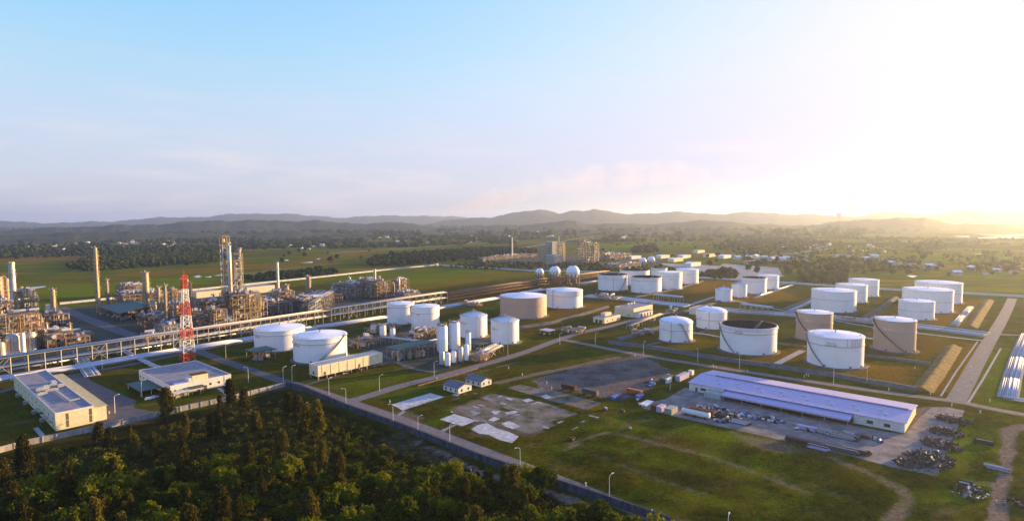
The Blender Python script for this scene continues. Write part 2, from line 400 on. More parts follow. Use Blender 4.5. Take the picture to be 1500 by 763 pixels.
for px, am in (([(60, 421), (300, 403), (330, 412), (90, 440)], .8), ([(500, 396), (640, 392), (760, 397), (600, 420), (500, 425)], .5), ([(860, 362), (960, 350), (1020, 352), (1010, 362), (900, 370)], .7), ([(1150, 385), (1500, 380), (1500, 372), (1180, 376)], .6), ([(1000, 625), (1060, 632), (1110, 645), (1090, 652), (1020, 640)], .8),
               ([(1060, 668), (1120, 668), (1160, 690), (1090, 688)], 1.0),
               ([(1030, 730), (1080, 738), (1060, 750)], .8), ([(1120, 700), (1250, 735), (1200, 755)], .5),
               ([(860, 640), (930, 655), (1000, 680), (900, 668)], .7),
               ([(1385, 640), (1470, 620), (1465, 720), (1375, 740)], .9), ([(600, 560), (640, 572), (600, 590), (560, 585)], .5), ([(860, 600), (940, 604), (1000, 620), (940, 632), (860, 640), (820, 615)], .45), ([(1420, 520), (1500, 500), (1500, 600), (1415, 590)], .55),
               ([(1440, 590), (1500, 560), (1500, 600)], .9), ([(1080, 700), (1180, 720), (1240, 760), (1120, 760)], .5),
               ([(870, 690), (1000, 730), (980, 763), (900, 730)], .35), ([(470, 560), (560, 545), (600, 555), (520, 580)], .4)):
    lush = np.maximum(lush, am * soft_poly(px, 10, 9, 8))
for px, am in (([(1360, 570), (1410, 500), (1445, 505), (1405, 580)], 1.0), ([(1180, 520), (1340, 540), (1330, 565), (1150, 540)], .8), ([(1265, 480), (1400, 495), (1390, 510), (1345, 530), (1340, 490)], .6), ([(1130, 500), (1180, 530), (1130, 535), (1060, 520)], .6),
               ([(840, 590), (870, 595), (880, 605), (850, 603)], .8), ([(1150, 505), (1180, 500), (1190, 535)], .7),
               ([(1020, 405), (1130, 418), (1180, 440), (1000, 445)], .9), ([(770, 455), (900, 430), (940, 450), (800, 478)], .45), ([(880, 500), (1050, 520), (1050, 500), (950, 480)], .35), ([(1260, 450), (1440, 440), (1430, 480), (1300, 480)], .8),
               ([(870, 690), (905, 700), (890, 712)], 1.0), ([(600, 430), (800, 400), (730, 395), (560, 425)], .35), ([(-100, 374), (130, 371), (150, 376), (120, 381), (-100, 384)], 1.0), ([(150, 402), (330, 391), (480, 379), (500, 383), (330, 397), (190, 406)], .9), ([(60, 415), (200, 411), (210, 414), (60, 419)], .6), ([(480, 371), (560, 366), (570, 372), (500, 377)], .6), ([(1000, 372), (1100, 366), (1110, 370), (1010, 377)], .5)):
    dry = np.maximum(dry, am * soft_poly(px, 8, 7, 9))
fw = [(-400, 860), (-60, 676), (42, 655), (163, 630), (233, 612), (330, 592), (419, 570), (508, 605), (613, 643), (700, 680), (863, 735), (1010, 790), (1100, 870)]
scrub = soft_poly(fw, 2, 1.0, 3)
FWP = PW(fw)
gm = bpy.data.meshes.new('ground'); nx, ny = len(gx), len(gy)
gz = np.where(scrub > .5, wn(gp, 9, 12) * .5 - .3, 0)
co = np.stack([gp[:, 0], gp[:, 1], np.minimum(gz, 0)], 1)
gm.vertices.add(len(co)); gm.vertices.foreach_set('co', co.astype(np.float32).ravel())
ii = (np.arange(ny - 1)[:, None] * nx + np.arange(nx - 1)[None, :]).ravel()
fc = np.stack([ii, ii + 1, ii + nx + 1, ii + nx], 1).astype(np.int32)
gm.loops.add(fc.size); gm.loops.foreach_set('vertex_index', fc.ravel())
gm.polygons.add(len(fc)); gm.polygons.foreach_set('loop_start', np.arange(0, fc.size, 4, dtype=np.int32)); gm.update(calc_edges=True)
gm.shade_smooth()
a = gm.color_attributes.new('wear', 'FLOAT_COLOR', 'POINT')
a.data.foreach_set('color', np.stack([dirt, grav, lush, dry], 1).astype(np.float32).ravel())
plant_px = [(-300, 478), (88, 452), (326, 428), (480, 415), (600, 427), (690, 414), (760, 406), (900, 401), (1025, 408), (1288, 425), (1560, 440), (1560, 900), (-300, 900)]
farmv = 1 - soft_poly(plant_px, 4, 2, 20)
a = gm.attributes.new('farmland', 'FLOAT', 'POINT'); a.data.foreach_set('value', farmv.astype(np.float32))
a = gm.attributes.new('scrub', 'FLOAT', 'POINT'); a.data.foreach_set('value', scrub.astype(np.float32))
ground = bpy.data.objects.new('ground', gm); COL.objects.link(ground); structure(ground)

m = bpy.data.materials.new('ground_cover'); m.use_nodes = True; t = m.node_tree; k = t.links.new; N = t.nodes.new
pb = t.nodes['Principled BSDF']; pb.inputs['Roughness'].default_value = .95; pb.inputs['Specular IOR Level'].default_value = .0
geo = N('ShaderNodeNewGeometry')
def noise(sc, det=6, ro=.6, vec=None, stretch=None, dist=0):
    n = N('ShaderNodeTexNoise'); n.inputs['Scale'].default_value = sc; n.inputs['Detail'].default_value = det; n.inputs['Roughness'].default_value = ro; n.inputs['Distortion'].default_value = dist
    src = vec or geo.outputs['Position']
    if stretch:
        mp_ = N('ShaderNodeMapping'); mp_.inputs['Rotation'].default_value = (0, 0, -ANG); mp_.inputs['Scale'].default_value = stretch; k(src, mp_.inputs[0]); src = mp_.outputs[0]
    k(src, n.inputs[0]); return n.outputs[0]
def rng_(v, a, b, c=0, d=1):
    r = N('ShaderNodeMapRange'); r.inputs[1].default_value = a; r.inputs[2].default_value = b; r.inputs[3].default_value = c; r.inputs[4].default_value = d; k(v, r.inputs[0]); return r.outputs[0]
def mixc(f, a, b, bl='MIX'):
    x = N('ShaderNodeMix'); x.data_type = 'RGBA'; x.blend_type = bl
    (k(f, x.inputs[0]) if not isinstance(f, float) else setattr(x.inputs[0], 'default_value', f))
    for i, c in ((6, a), (7, b)):
        if isinstance(c, tuple): x.inputs[i].default_value = (*c, 1)
        else: k(c, x.inputs[i])
    return x.outputs[2]
def mth(op, a, b):
    x = N('ShaderNodeMath'); x.operation = op; x.use_clamp = True
    for i, c in ((0, a), (1, b)):
        if isinstance(c, (int, float)): x.inputs[i].default_value = c
        else: k(c, x.inputs[i])
    return x.outputs[0]
big = rng_(noise(.018, 5), .35, .65); mid = rng_(noise(.09, 6, .65), .36, .64); small = rng_(noise(.45, 8, .8), .40, .60); tiny = rng_(noise(1.6, 6, .8), .42, .60)
grass = mixc(mid, (.030, .056, .003), (.120, .120, .004))
grass = mixc(mth('MULTIPLY', big, .75), grass, (.125, .070, .008))
grass = mixc(mth('MULTIPLY', small, .55), grass, (.020, .026, .003))
# far fields: rows and plots
at = N('ShaderNodeAttribute'); at.attribute_name = 'wear'; sp = N('ShaderNodeSeparateColor'); k(at.outputs['Color'], sp.inputs[0])
asc = N('ShaderNodeAttribute'); asc.attribute_name = 'scrub'
mpv = N('ShaderNodeMapping'); mpv.inputs['Rotation'].default_value = (0, 0, -.12); mpv.inputs['Scale'].default_value = (1 / 420, 1 / 75, 1)
k(geo.outputs['Position'], mpv.inputs[0])
vo = N('ShaderNodeTexVoronoi'); vo.inputs['Scale'].default_value = 1; vo.distance = 'CHEBYCHEV'; k(mpv.outputs[0], vo.inputs[0])
sv = N('ShaderNodeSeparateColor'); k(vo.outputs['Color'], sv.inputs[0])
mpw = N('ShaderNodeMapping'); mpw.inputs['Rotation'].default_value = (0, 0, .5); mpw.inputs['Scale'].default_value = (1 / 70, 1 / 26, 1); k(geo.outputs['Position'], mpw.inputs[0])
vo2 = N('ShaderNodeTexVoronoi'); vo2.inputs['Scale'].default_value = 1; vo2.distance = 'CHEBYCHEV'; k(mpw.outputs[0], vo2.inputs[0]); sv2 = N('ShaderNodeSeparateColor'); k(vo2.outputs['Color'], sv2.inputs[0])
plot = N('ShaderNodeValToRGB'); e = plot.color_ramp.elements; e[0].color = (.020, .070, .002, 1); e[1].color = (.40, .22, .03, 1)
for p_, c_ in ((.25, (.10, .19, .003, 1)), (.45, (.25, .23, .006, 1)), (.62, (.05, .12, .003, 1)), (.85, (.21, .17, .008, 1))):
    x = e.new(p_); x.color = c_
wig = N('ShaderNodeMath'); wig.operation = 'MULTIPLY_ADD'; wig.inputs[1].default_value = .35; k(sv2.outputs[0], wig.inputs[0]); k(mth('MULTIPLY', sv.outputs[0], .75), wig.inputs[2]); k(wig.outputs[0], plot.inputs[0])
rows = rng_(noise(1 / 60, 4, .6, stretch=(.25, 2.2, 1)), .4, .6)
plot2 = mixc(mth('MULTIPLY', rows, .5), plot.outputs[0], (.060, .095, .003)); plot2 = mixc(mth('MULTIPLY', rng_(noise(.035, 7, .7), .42, .6), .55), plot2, (.17, .095, .010))
# strength of plots grows beyond the plant
ln = N('ShaderNodeVectorMath'); ln.operation = 'LENGTH'; k(geo.outputs['Position'], ln.inputs[0])
af = N('ShaderNodeAttribute'); af.attribute_name = 'farmland'; farm = af.outputs['Fac']
bare = mth('MULTIPLY', rng_(noise(.05, 8, .75), .54, .62), .8)
grass = mixc(bare, grass, (.155, .095, .045))
fresh = mth('MULTIPLY', rng_(noise(.033, 7, .7, dist=1.5), .54, .64), .8)
grass = mixc(fresh, grass, (.072, .125, .004))
base = mixc(mth('MULTIPLY', farm, .92), grass, plot2)
base = mixc(mth('MULTIPLY', rng_(noise(.0022, 4), .45, .6), rng_(ln.outputs['Value'], 1500, 2600)), base, (.010, .022, .006))
base = mixc(mth('MULTIPLY', sp.outputs[2], .85), base, mixc(small, (.080, .150, .002), (.21, .25, .004)))
adry = mth('MULTIPLY', at.outputs['Alpha'], .85)
base = mixc(adry, base, mixc(small, (.32, .135, .012), (.19, .11, .006)))
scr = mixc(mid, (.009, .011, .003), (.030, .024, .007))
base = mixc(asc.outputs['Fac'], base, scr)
ragged = mth('MULTIPLY', sp.outputs[0], 1.0)
dr = rng_(mth('ADD', mth('MULTIPLY', ragged, .8), mth('MULTIPLY', noise(.35, 6, .7), .45)), .45, .75)
dr = mth('MULTIPLY', dr, rng_(ragged, 0, .15))
base = mixc(dr, base, mixc(small, (.30, .21, .165), (.18, .13, .09)))
gv = rng_(mth('ADD', mth('MULTIPLY', sp.outputs[1], .8), mth('MULTIPLY', noise(.16, 6, .7), .45)), .55, .80)
gv = mth('MULTIPLY', gv, rng_(sp.outputs[1], 0, .15))
base = mixc(gv, base, mixc(rng_(noise(.07, 6, .65), .42, .62), (.20, .160, .145), (.105, .085, .080)))
base = mixc(mth('MULTIPLY', rng_(noise(.7, 7, .8), .50, .57), .55), base, (.014, .018, .002))
base = mixc(mth('MULTIPLY', rng_(noise(1.15, 6, .8, dist=1), .58, .64), .55), base, (.26, .20, .06))
base = mixc(mth('MULTIPLY', tiny, .30), base, (.018, .022, .004))
k(base, pb.inputs['Base Color'])
bp = N('ShaderNodeBump'); bp.inputs['Strength'].default_value = .9; bp.inputs['Distance'].default_value = .35
k(mth('ADD', noise(.9, 6, .75), mth('MULTIPLY', noise(.12, 4), .8)), bp.inputs['Height']); k(bp.outputs[0], pb.inputs['Normal'])
gm.materials.append(m)

# ================================================================= HILLS
def hill_layer(name, D, prof, depth, seed, material, az_n=220, rough=.16):
    xs = np.array([p[0] for p in prof], float); ys = np.array([p[1] for p in prof], float)
    px = np.linspace(xs[0], xs[-1], az_n); py = np.interp(px, xs, ys)
    r_ = np.random.default_rng(seed); nr = 15
    # the ridge detail
    jit = sum(np.sin(px * f_ + r_.uniform(0, 6)) * a_ for f_, a_ in ((.06, .9), (.13, .6), (.31, .4), (.7, .25)))
    vs = np.zeros((nr, az_n, 3))
    for i in range(az_n):
        q = _f * FPX + _r * (px[i] - CX) - _u * (py[i] + jit[i] - CY); hz = math.hypot(q.x, q.y); d = (q.x / hz, q.y / hz)
        zt = CAMH + q.z / hz * D
        edge = min(1, i / 12, (az_n - 1 - i) / 12)
        for j in range(nr):
            s = (j - 7) / 7.0
            rr = D + s * depth
            fall = max(0, 1 - abs(s) ** 1.3)
            zz = zt * fall * edge
            vs[j, i] = (d[0] * rr, d[1] * rr, zz)
    fl = vs.reshape(-1, 3); h = wn(fl[:, :2], D * .035, seed) + .6 * wn(fl[:, :2], D * .012, seed + 1)
    fall = np.clip(1 - np.abs((np.arange(nr) - 7) / 7.0) ** 1.3, 0, 1)
    w_ = np.repeat((fall * (1 - fall) * 4 * .8 + .05)[:, None], az_n, 1).ravel()
    fl[:, 2] += h * w_ * rough * np.maximum(fl[:, 2], 10); fl[:, 2] -= 3
    me = bpy.data.meshes.new(name); ii = (np.arange(nr - 1)[:, None] * az_n + np.arange(az_n - 1)[None]).ravel()
    me.from_pydata(fl.tolist(), [], np.stack([ii, ii + 1, ii + az_n + 1, ii + az_n], 1).tolist()); me.shade_smooth(); me.materials.append(material)
    o = bpy.data.objects.new(name, me); COL.objects.link(o); return structure(o)
HILLM = mat('wooded_hill', (.018, .030, .014), .95, col2=(.075, .070, .024), scale=.009, bump=12)
HILLM2 = None
hill_layer('hills', 13000, [(-250, 322), (0, 323), (40, 326), (150, 325), (207, 320), (300, 316.7), (360, 313), (410, 312), (447, 316), (500, 318), (600, 315), (667, 318), (760, 322)], 1500, 1, HILLM)
hill_layer('hills', 9000, [(590, 328), (617, 325), (717, 318), (733, 314), (767, 309), (800, 308), (820, 311.7), (840, 307), (853, 309), (870, 305.5), (893, 311), (913, 313), (967, 311), (1000, 310.7), (1050, 312.7), (1100, 310.7), (1160, 312.7), (1225, 316), (1260, 315), (1287, 310.7), (1333, 311.7), (1367, 312.7), (1417, 306.7), (1500, 306), (1700, 309)], 1300, 2, HILLM)
hill_layer('hills', 5600, [(-250, 338), (0, 337), (127, 331), (233, 327.5), (320, 322), (417, 323), (460, 322), (500, 327), (580, 325), (617, 330), (680, 331)], 900, 3, HILLM)
hill_layer('hills', 5200, [(600, 333), (700, 331), (783, 327.5), (840, 323), (867, 328), (900, 326), (933, 329), (1000, 324), (1060, 323), (1110, 328), (1167, 330), (1233, 324), (1300, 318.5), (1353, 319), (1400, 327), (1500, 329), (1700, 325)], 800, 4, HILLM)
hill_layer('hills', 3900, [(-250, 343), (0, 345), (60, 341), (160, 338), (260, 340), (340, 342), (430, 338), (560, 341), (640, 343), (760, 339), (860, 336), (980, 338), (1060, 334), (1130, 337), (1240, 341)], 600, 5, HILLM)

# ================================================================= ROADS, SLABS, PADS
ribbon('service_road', [(-60, 590), (20, 568), (85, 553), (180, 536), (287, 514), (345, 503), (460, 483), (575, 462), (700, 446)], 6, ASPH, .004)
ribbon('road', [(287, 513), (330, 529), (380, 546), (425, 562), (450, 571)], 8, ASPH, .008)
ribbon('perimeter_road', [(425, 560), (468, 573), (508, 587), (560, 604), (605, 620), (700, 657), (800, 695), (850, 714), (905, 737), (1010, 778), (1100, 815)], 6.5, ASPHP, .012)
ribbon('road', [(508, 589), (545, 578), (585, 565), (640, 552), (700, 536), (764, 518), (816, 498), (850, 487), (888, 479), (915, 472), (950, 464), (985, 457)], 8, ASPHP, .016, kerb=None)
ribbon('road', [(816, 496), (850, 502), (888, 510), (923, 517), (975, 526), (1110, 547), (1250, 568), (1330, 579), (1407, 588), (1450, 598), (1540, 614)], 6.5, ASPHP, .020)
ribbon('road', [(1400, 587), (1418, 555), (1433, 527), (1450, 498), (1463, 477), (1475, 455), (1483, 437)], 9, ASPHP, .024)
ribbon('road', [(1452, 489), (1500, 491), (1560, 493)], 5, ASPHP, .028)
ribbon('lane', [(1060, 437), (1120, 449), (1200, 465), (1280, 480), (1380, 492), (1450, 500)], 4, CONC, .010)
ribbon('lane', [(1000, 450), (1060, 430), (1130, 420), (1165, 412)], 6, CONC, .012)
ribbon('lane', [(1150, 452), (1215, 427), (1260, 410)], 6, CONCD, .013)
ribbon('lane', [(1330, 460), (1262, 470), (1310, 437)], 5, CONCD, .011)
ribbon('lane', [(905, 495), (950, 485), (985, 480)], 6, CONCD, .014)
ribbon('lane', [(1128, 538), (1150, 526), (1176, 513)], 5, CONC, .015)
ribbon('lane', [(88, 450), (140, 472), (190, 490), (240, 505)], 12, CONCD, .006)
ribbon('lane', [(950, 505), (1020, 488), (1060, 478)], 4, CONCD, .016)
ribbon('lane', [(440, 566), (500, 548), (560, 533), (575, 528)], 3, CONCD, .010)
ribbon('lane', [(545, 512), (600, 540), (640, 545)], 4, CONCD, .018)
ribbon('footpath', [(637, 636), (668, 621)], 2.2, CONC, .010, 0)
ribbon('footpath', [(583, 608), (592, 602)], 2.0, CONC, .010, 0)
ribbon('footpath', [(52, 626), (65, 641)], 2.0, CONC, .010, 0)
ribbon('footpath', [(320, 568), (336, 580)], 2.0, CONC, .010, 0)
patch('forecourt', [(85, 551), (125, 545), (132, 557), (165, 572), (200, 587), (196, 597), (233, 604), (236, 611), (163, 627), (134, 622), (150, 603), (146, 598), (100, 557)], ASPH, .024)
patch('forecourt', [(236, 604), (300, 588), (345, 578), (350, 580), (300, 594), (237, 610)], YARD, .028)
patch('storage_yard', [(1004, 567), (975, 584), (938, 592), (940, 597), (985, 609), (1085, 631), (1160, 648), (1240, 666), (1308, 684), (1373, 697), (1413, 601), (1389, 596), (1366, 596), (1346, 612), (1325, 637), (1160, 606), (1100, 592)], YARD, .030)
patch('slab', [(784, 571), (794, 567), (881, 590), (860, 600), (804, 586)], SLABM, .010)
patch('slab', [(743, 568), (762, 562.5), (785, 568), (840, 583), (835, 592), (800, 584)], SLABM, .012)
patch('slab', [(703, 582.5), (720, 576), (800, 590), (848, 606), (806, 618), (760, 604), (740, 598)], SLABM, .014)
patch('slab', [(665, 597), (690, 592), (740, 602), (790, 612), (816, 622), (776, 635), (730, 622), (696, 615)], SLABM, .016)
patch('slab', [(573.6, 592), (630, 575.5), (651, 581), (590, 601)], CONCL, .018)
patch('slab', [(644, 614), (665, 606), (698, 615.6), (677, 624)], CONCL, .020)
patch('slab', [(689, 628.5), (700, 622), (713, 619), (728, 627), (745, 632), (760, 639), (750, 648.5), (731.6, 644), (715, 636), (703, 635)], CONCL, .022)
for q in ([(715, 615), (724, 610), (733, 613), (723, 617)], [(739, 604), (755, 601), (760, 603), (746, 607)], [(734, 620), (746, 616), (762, 624), (752, 628), (742, 625)], [(792, 580), (800, 577), (808, 581), (800, 584)], [(765, 586), (775, 583), (782, 586), (772, 589)]):
    patch('slab', q, CONCL, .024)
patch('process_yard', [(-60, 470), (90, 452), (330, 428), (590, 424), (640, 432), (480, 462), (240, 498), (-60, 560)], PLANTG, .003)
patch('process_yard', [(500, 495), (610, 478), (760, 500), (650, 545), (560, 530)], PLANTG, .005)
patch('works_yard', [(960, 385), (1130, 393), (1150, 405), (1075, 410), (1020, 400)], CONC, .05)
patch('works_yard', [(670, 376), (800, 372), (980, 378), (960, 388), (820, 392), (700, 386)], PLANTG, .06)
patch('lot', [(1060, 386), (1140, 392), (1145, 401), (1090, 400), (1050, 392)], CONC, .07)
for q in ([(38, 424), (46, 420.5), (66, 419), (68, 420), (52, 423)], [(283, 405), (291, 403), (296, 405), (290, 407)], [(299, 406), (310, 404), (309, 406.5)], [(312, 404), (326, 402), (325, 404)], [(410, 382), (422, 380), (423, 382)], [(440, 385), (458, 383), (458, 385)], [(461, 379.5), (470, 378.3), (468, 380)],
          [(1277, 345.5), (1325, 345.8), (1322, 348), (1290, 347)], [(1425, 343), (1450, 340), (1500, 339), (1600, 339), (1600, 351), (1500, 347.5), (1455, 346)], [(1395, 346), (1420, 345), (1420, 348)], [(1432, 348), (1500, 346), (1500, 349), (1435, 349.5)], [(1296, 340), (1332, 341), (1330, 342)], [(1248, 366.5), (1268, 366), (1270, 368), (1255, 369)], [(1325, 405), (1332, 403), (1344, 404), (1338, 406.5)], [(1490, 393), (1500, 392), (1510, 395)], [(1425, 372), (1446, 371.5), (1440, 373)]):
    patch('pond', q, mat('pond_water', (.05, .06, .07), .06, 0, var=.1, spec=1.0), .09)
rs = random.Random(21)
for i_ in range(34):                       # broken slab pieces between the weeds
    while True:
        x_, y_ = rs.uniform(655, 870), rs.uniform(572, 634)
        if abs(y_ - (600 + (x_ - 740) * .12)) < 22: break
    o_ = P(x_, y_); a_, b_ = rs.uniform(1.2, 6), rs.uniform(.6, 2.6)
    if rs.random() < .5: a_, b_ = b_, a_
    q_ = [G(o_, 0, 0), G(o_, a_, rs.uniform(-.3, .3)), G(o_, a_ + rs.uniform(-.4, .4), b_), G(o_, rs.uniform(-.3, .3), b_)]
    bb = MB(); bb.add([(p_.x, p_.y, .028 + i_ * .0012) for p_ in q_][::-1], [(0, 1, 2, 3)]); oo = bb.build('slab', rs.choice((CONCL, CONC, CONCL, CONCD)))
    if oo.data.polygons[0].normal.z < 0: oo.data.flip_normals()
    structure(oo)
ribbon('country_road', [(765, 363), (800, 357.5), (850, 349), (890, 343)], 11, CONC, .08)
ribbon('country_road', [(480, 371), (560, 366), (700, 357), (760, 352)], 12, CONC, .08)
ribbon('country_road', [(1095, 383), (1150, 372), (1220, 364)], 10, CONC, .08)
ribbon('country_road', [(350, 402), (420, 393), (500, 385)], 4, CONC, .08)
# irrigation ditches and field banks seen across the paddies
for q in ([(150, 400), (330, 395), (520, 378)], [(60, 410), (260, 413)], [(980, 368), (1080, 362), (1180, 360)]):
    ribbon('ditch', q, 5, mat('ditch_soil', (.05, .045, .02), .9), .085)
# earth bunds round the tank plots
def bund(px, wb, wt, h, material, name='earth_bund'):
    pts = [P(*p) for p in px]; L1, R1 = ribbon_pts(pts, wb); L2, R2 = ribbon_pts(pts, wt); b = MB(); n = len(pts)
    # subdivided so its crest can wander a little
    rings = []
    for i in range(n - 1):
        m_ = max(1, int((pts[i + 1] - pts[i]).length / 4))
        for j in range(m_ + (i == n - 2)):
            t_ = j / m_; q = [A[i].lerp(A[i + 1], t_) for A in (L1, L2, R2, R1)]; hh = h * (1 + random.uniform(-.07, .07)); jt = Vector((random.uniform(-.2, .2), random.uniform(-.2, .2), 0))
            rings.append([q[0] + jt, q[1] + jt + K * hh, q[2] + jt + K * hh, q[3] + jt])
    vs = [tuple(p) for r_ in rings for p in r_]; fs = []
    for i in range(len(rings) - 1):
        for j in range(3): fs.append((i * 4 + j, i * 4 + j + 1, i * 4 + 4 + j + 1, i * 4 + 4 + j))
    fs += [(3, 2, 1, 0), tuple(len(vs) - 4 + j for j in range(4))]
    b.add(vs, fs); o = b.build(name, material); bmx = bmesh.new(); bmx.from_mesh(o.data); bmesh.ops.recalc_face_normals(bmx, faces=bmx.faces); bmx.to_mesh(o.data); bmx.free()
    return structure(o)
bund([(893, 502), (970, 512), (1060, 527), (1129, 536), (1236, 552.5), (1342, 571)], 8, 2.5, 2.0, BUNDC)
bund([(1350, 573), (1368, 550), (1384, 527), (1397, 508)], 11, 1.2, 2.1, EARTH)
bund([(1422, 480), (1436, 459), (1449, 440)], 10, 1.2, 1.9, EARTH)
bund([(1190, 505), (1263, 520), (1362, 533)], 6, 2, 1.4, BUNDC)
bund([(1140, 503), (1180, 508)], 6, 2, 1.2, EARTH)
bund([(761, 481), (805, 474), (850, 462), (890, 450)], 6, 2, 2.2, BUNDC)
bund([(690, 463), (740, 475), (768, 482)], 6, 2, 1.6, BUNDC)
bund([(905, 500), (950, 484), (985, 474)], 5, 2, 1.4, BUNDC)
bund([(1262, 468), (1290, 452), (1312, 436)], 7, 2, 2.2, BUNDC)
bund([(985, 462), (1040, 446), (1085, 432)], 6, 2, 1.8, BUNDC)
bund([(868, 432), (930, 436), (990, 424), (1030, 412)], 5, 2, 1.6, BUNDC)
for px, wd in (([(1358, 572), (1385, 540), (1402, 510)], .7), ([(1378, 580), (1400, 545), (1432, 500)], 1.0), ([(1418, 590), (1440, 555), (1466, 510)], 1.2)):
    ribbon('drain', px, wd, CONC, .03, 0)

# ================================================================= STORAGE TANKS
def solve_tank(xl, xr, yr, yb):
    cx = (xl + xr) / 2; w = (xr - xl)
    Fp = P(cx, yb); d = Vector((Fp.x, Fp.y, 0)).normalized()
    r = 10.0
    for _ in range(12):
        C = Fp + d * r; dep = (C - CAM).dot(_f); t = C.x / C.y
        r = w / 2 * dep / (FPX * math.sqrt(1 + t * t))
    C = Fp + d * r; C.z = 0
    n = Vector((-d.y, d.x, 0)) * r
    return C, r, Zat(C, yr), d
_font = {}
def text_mesh(txt, size):
    key = (txt, size)
    if key not in _font:
        c = bpy.data.curves.new('t', 'FONT'); c.body = txt; c.size = size; c.align_x = 'CENTER'; c.resolution_u = 2; c.space_line = .85
        o = bpy.data.objects.new('t', c); COL.objects.link(o)
        dg = bpy.context.evaluated_depsgraph_get(); me = bpy.data.meshes.new_from_object(o.evaluated_get(dg))
        _font[key] = ([tuple(v.co) for v in me.vertices], [tuple(p.vertices) for p in me.polygons])
        bpy.data.objects.remove(o); bpy.data.curves.remove(c); bpy.data.meshes.remove(me)
    return _font[key]
def tank(xl, xr, yr, yb, style, label, paint=WHITE, roof='cone', girder=.2, stair=None, mark=None, text=None, peak=.10, vent=True, group='storage tanks in the tank farm', pipe=False, streak=False):
    C, r, h, d = solve_tank(xl, xr, yr, yb)
    T = root('storage_tank', label, 'storage tank', C, group)
    out = -d; a0 = math.atan2(out.y, out.x)          # angle facing the camera
    n = 64
    b = MB(); b.lathe(C, [(r + 2.4, 0), (r + 2.0, .45), (r - .5, .5)], n); sm(b.build('foundation', CONCD, T))
    sh = MB()
    if roof == 'open':
        sh.lathe(C, [(r, .3), (r, h), (r - .2, h)], n)
        iw = MB(); iw.lathe(C, [(r - .2, h - .002), (r - .25, h * .5)], n); sm(iw.build('inner_wall', RUSTD, T))
    else: sh.lathe(C, [(r, .3), (r, h)], n)
    sm(sh.build('shell', paint, T))
    rf = MB()
    if roof == 'open':
        rf.lathe(C, [(r - .3, h * .60), (r - 1.6, h * .60), (r - 1.7, h * .59), (.01, h * .595)], n); sm(rf.build('floating_roof', RUSTD, T))
        ld = MB(); e = G(C, 0, 0); q = Vector((math.cos(a0 + 2.6), math.sin(a0 + 2.6), 0)); q2 = Vector((-q.y, q.x, 0))
        for s in (-.6, .6): ld.beam(C + q * (r - .5) + q2 * s + K * (h + .3), C + q * (r * .15) + q2 * s + K * (h * .61), .3)
        for i in range(14):
            t_ = i / 13; p_ = (C + q * (r - .5) + K * (h + .3)).lerp(C + q * (r * .15) + K * h * .71, t_); ld.beam(p_ - q2 * .6, p_ + q2 * .6, .15)
        ld.build('rolling_ladder', STEEL, T)
    elif roof == 'dome':
        prof = [(r * math.cos(t_), h + r * peak * 1.9 * math.sin(t_)) for t_ in np.linspace(0, math.pi / 2 - .01, 9)]
        rf.lathe(C, prof, n); sm(rf.build('roof', ROOFW if paint is not None else ROOFW, T))
    elif roof == 'ribbed':
        rf.lathe(C, [(r + .1, h), (r * .6, h + r * peak * 1.2), (.6, h + r * peak * 2.4)], n); sm(rf.build('roof', ROOFW, T))
        rb = MB()
        for i in range(28):
            t_ = 2 * math.pi * i / 28; c_, s_ = math.cos(t_), math.sin(t_)
            rb.beam((C.x + r * c_, C.y + r * s_, h + .1), (C.x + r * .6 * c_, C.y + r * .6 * s_, h + r * peak * 1.2 + .1), .22)
            rb.beam((C.x + r * .6 * c_, C.y + r * .6 * s_, h + r * peak * 1.2 + .1), (C.x + .8 * c_, C.y + .8 * s_, h + r * peak * 2.4 + .1), .22)
        rb.build('roof_ribs', STEEL, T)
    else:
        rf.lathe(C, [(r + .15, h - .05), (r + .15, h + .05), (r * .7, h + r * peak * .35), (.01, h + r * peak)], n); sm(rf.build('roof', ROOFW, T))
    # wind girders and top angle
    g = MB(); g.lathe(C, [(r, h - .5), (r + .45, h - .45), (r + .45, h - .2), (r, h - .1)], n)
    if roof == 'open': g.lathe(C, [(r, h - 1.6), (r + 1.0, h - 1.5), (r + 1.0, h - 1.3), (r, h - 1.3)], n)
    g.build('rim_girder', WHITE if paint is WHITE else STEEL, T)
    if girder:
        zg = h * (1 - girder); g = MB(); g.lathe(C, [(r, zg - .25), (r + .5, zg - .2), (r + .5, zg), (r, zg + .05)], n); g.build('wind_girder', STEEL, T)
    # edge railing
    rl = MB(); m_ = max(20, int(r * 2.2))
    rr = r + (.8 if roof == 'open' else -.1); z0 = h - (1.3 if roof == 'open' else 0)
    a_s = a0 - math.pi if roof in ('open',) else a0 - 1.9; span = 2 * math.pi if roof == 'open' else 1.5
    for i in range(m_):
        t_ = a_s + span * i / m_; t2 = a_s + span * (i + 1) / m_
        p_ = Vector((C.x + rr * math.cos(t_), C.y + rr * math.sin(t_), z0)); q_ = Vector((C.x + rr * math.cos(t2), C.y + rr * math.sin(t2), z0))
        rl.beam(p_, p_ + K * 1.1, .10); rl.beam(p_ + K * 1.1, q_ + K * 1.1, .09); rl.beam(p_ + K * .6, q_ + K * .6, .07)
    rl.build('railing', STEEL, T)
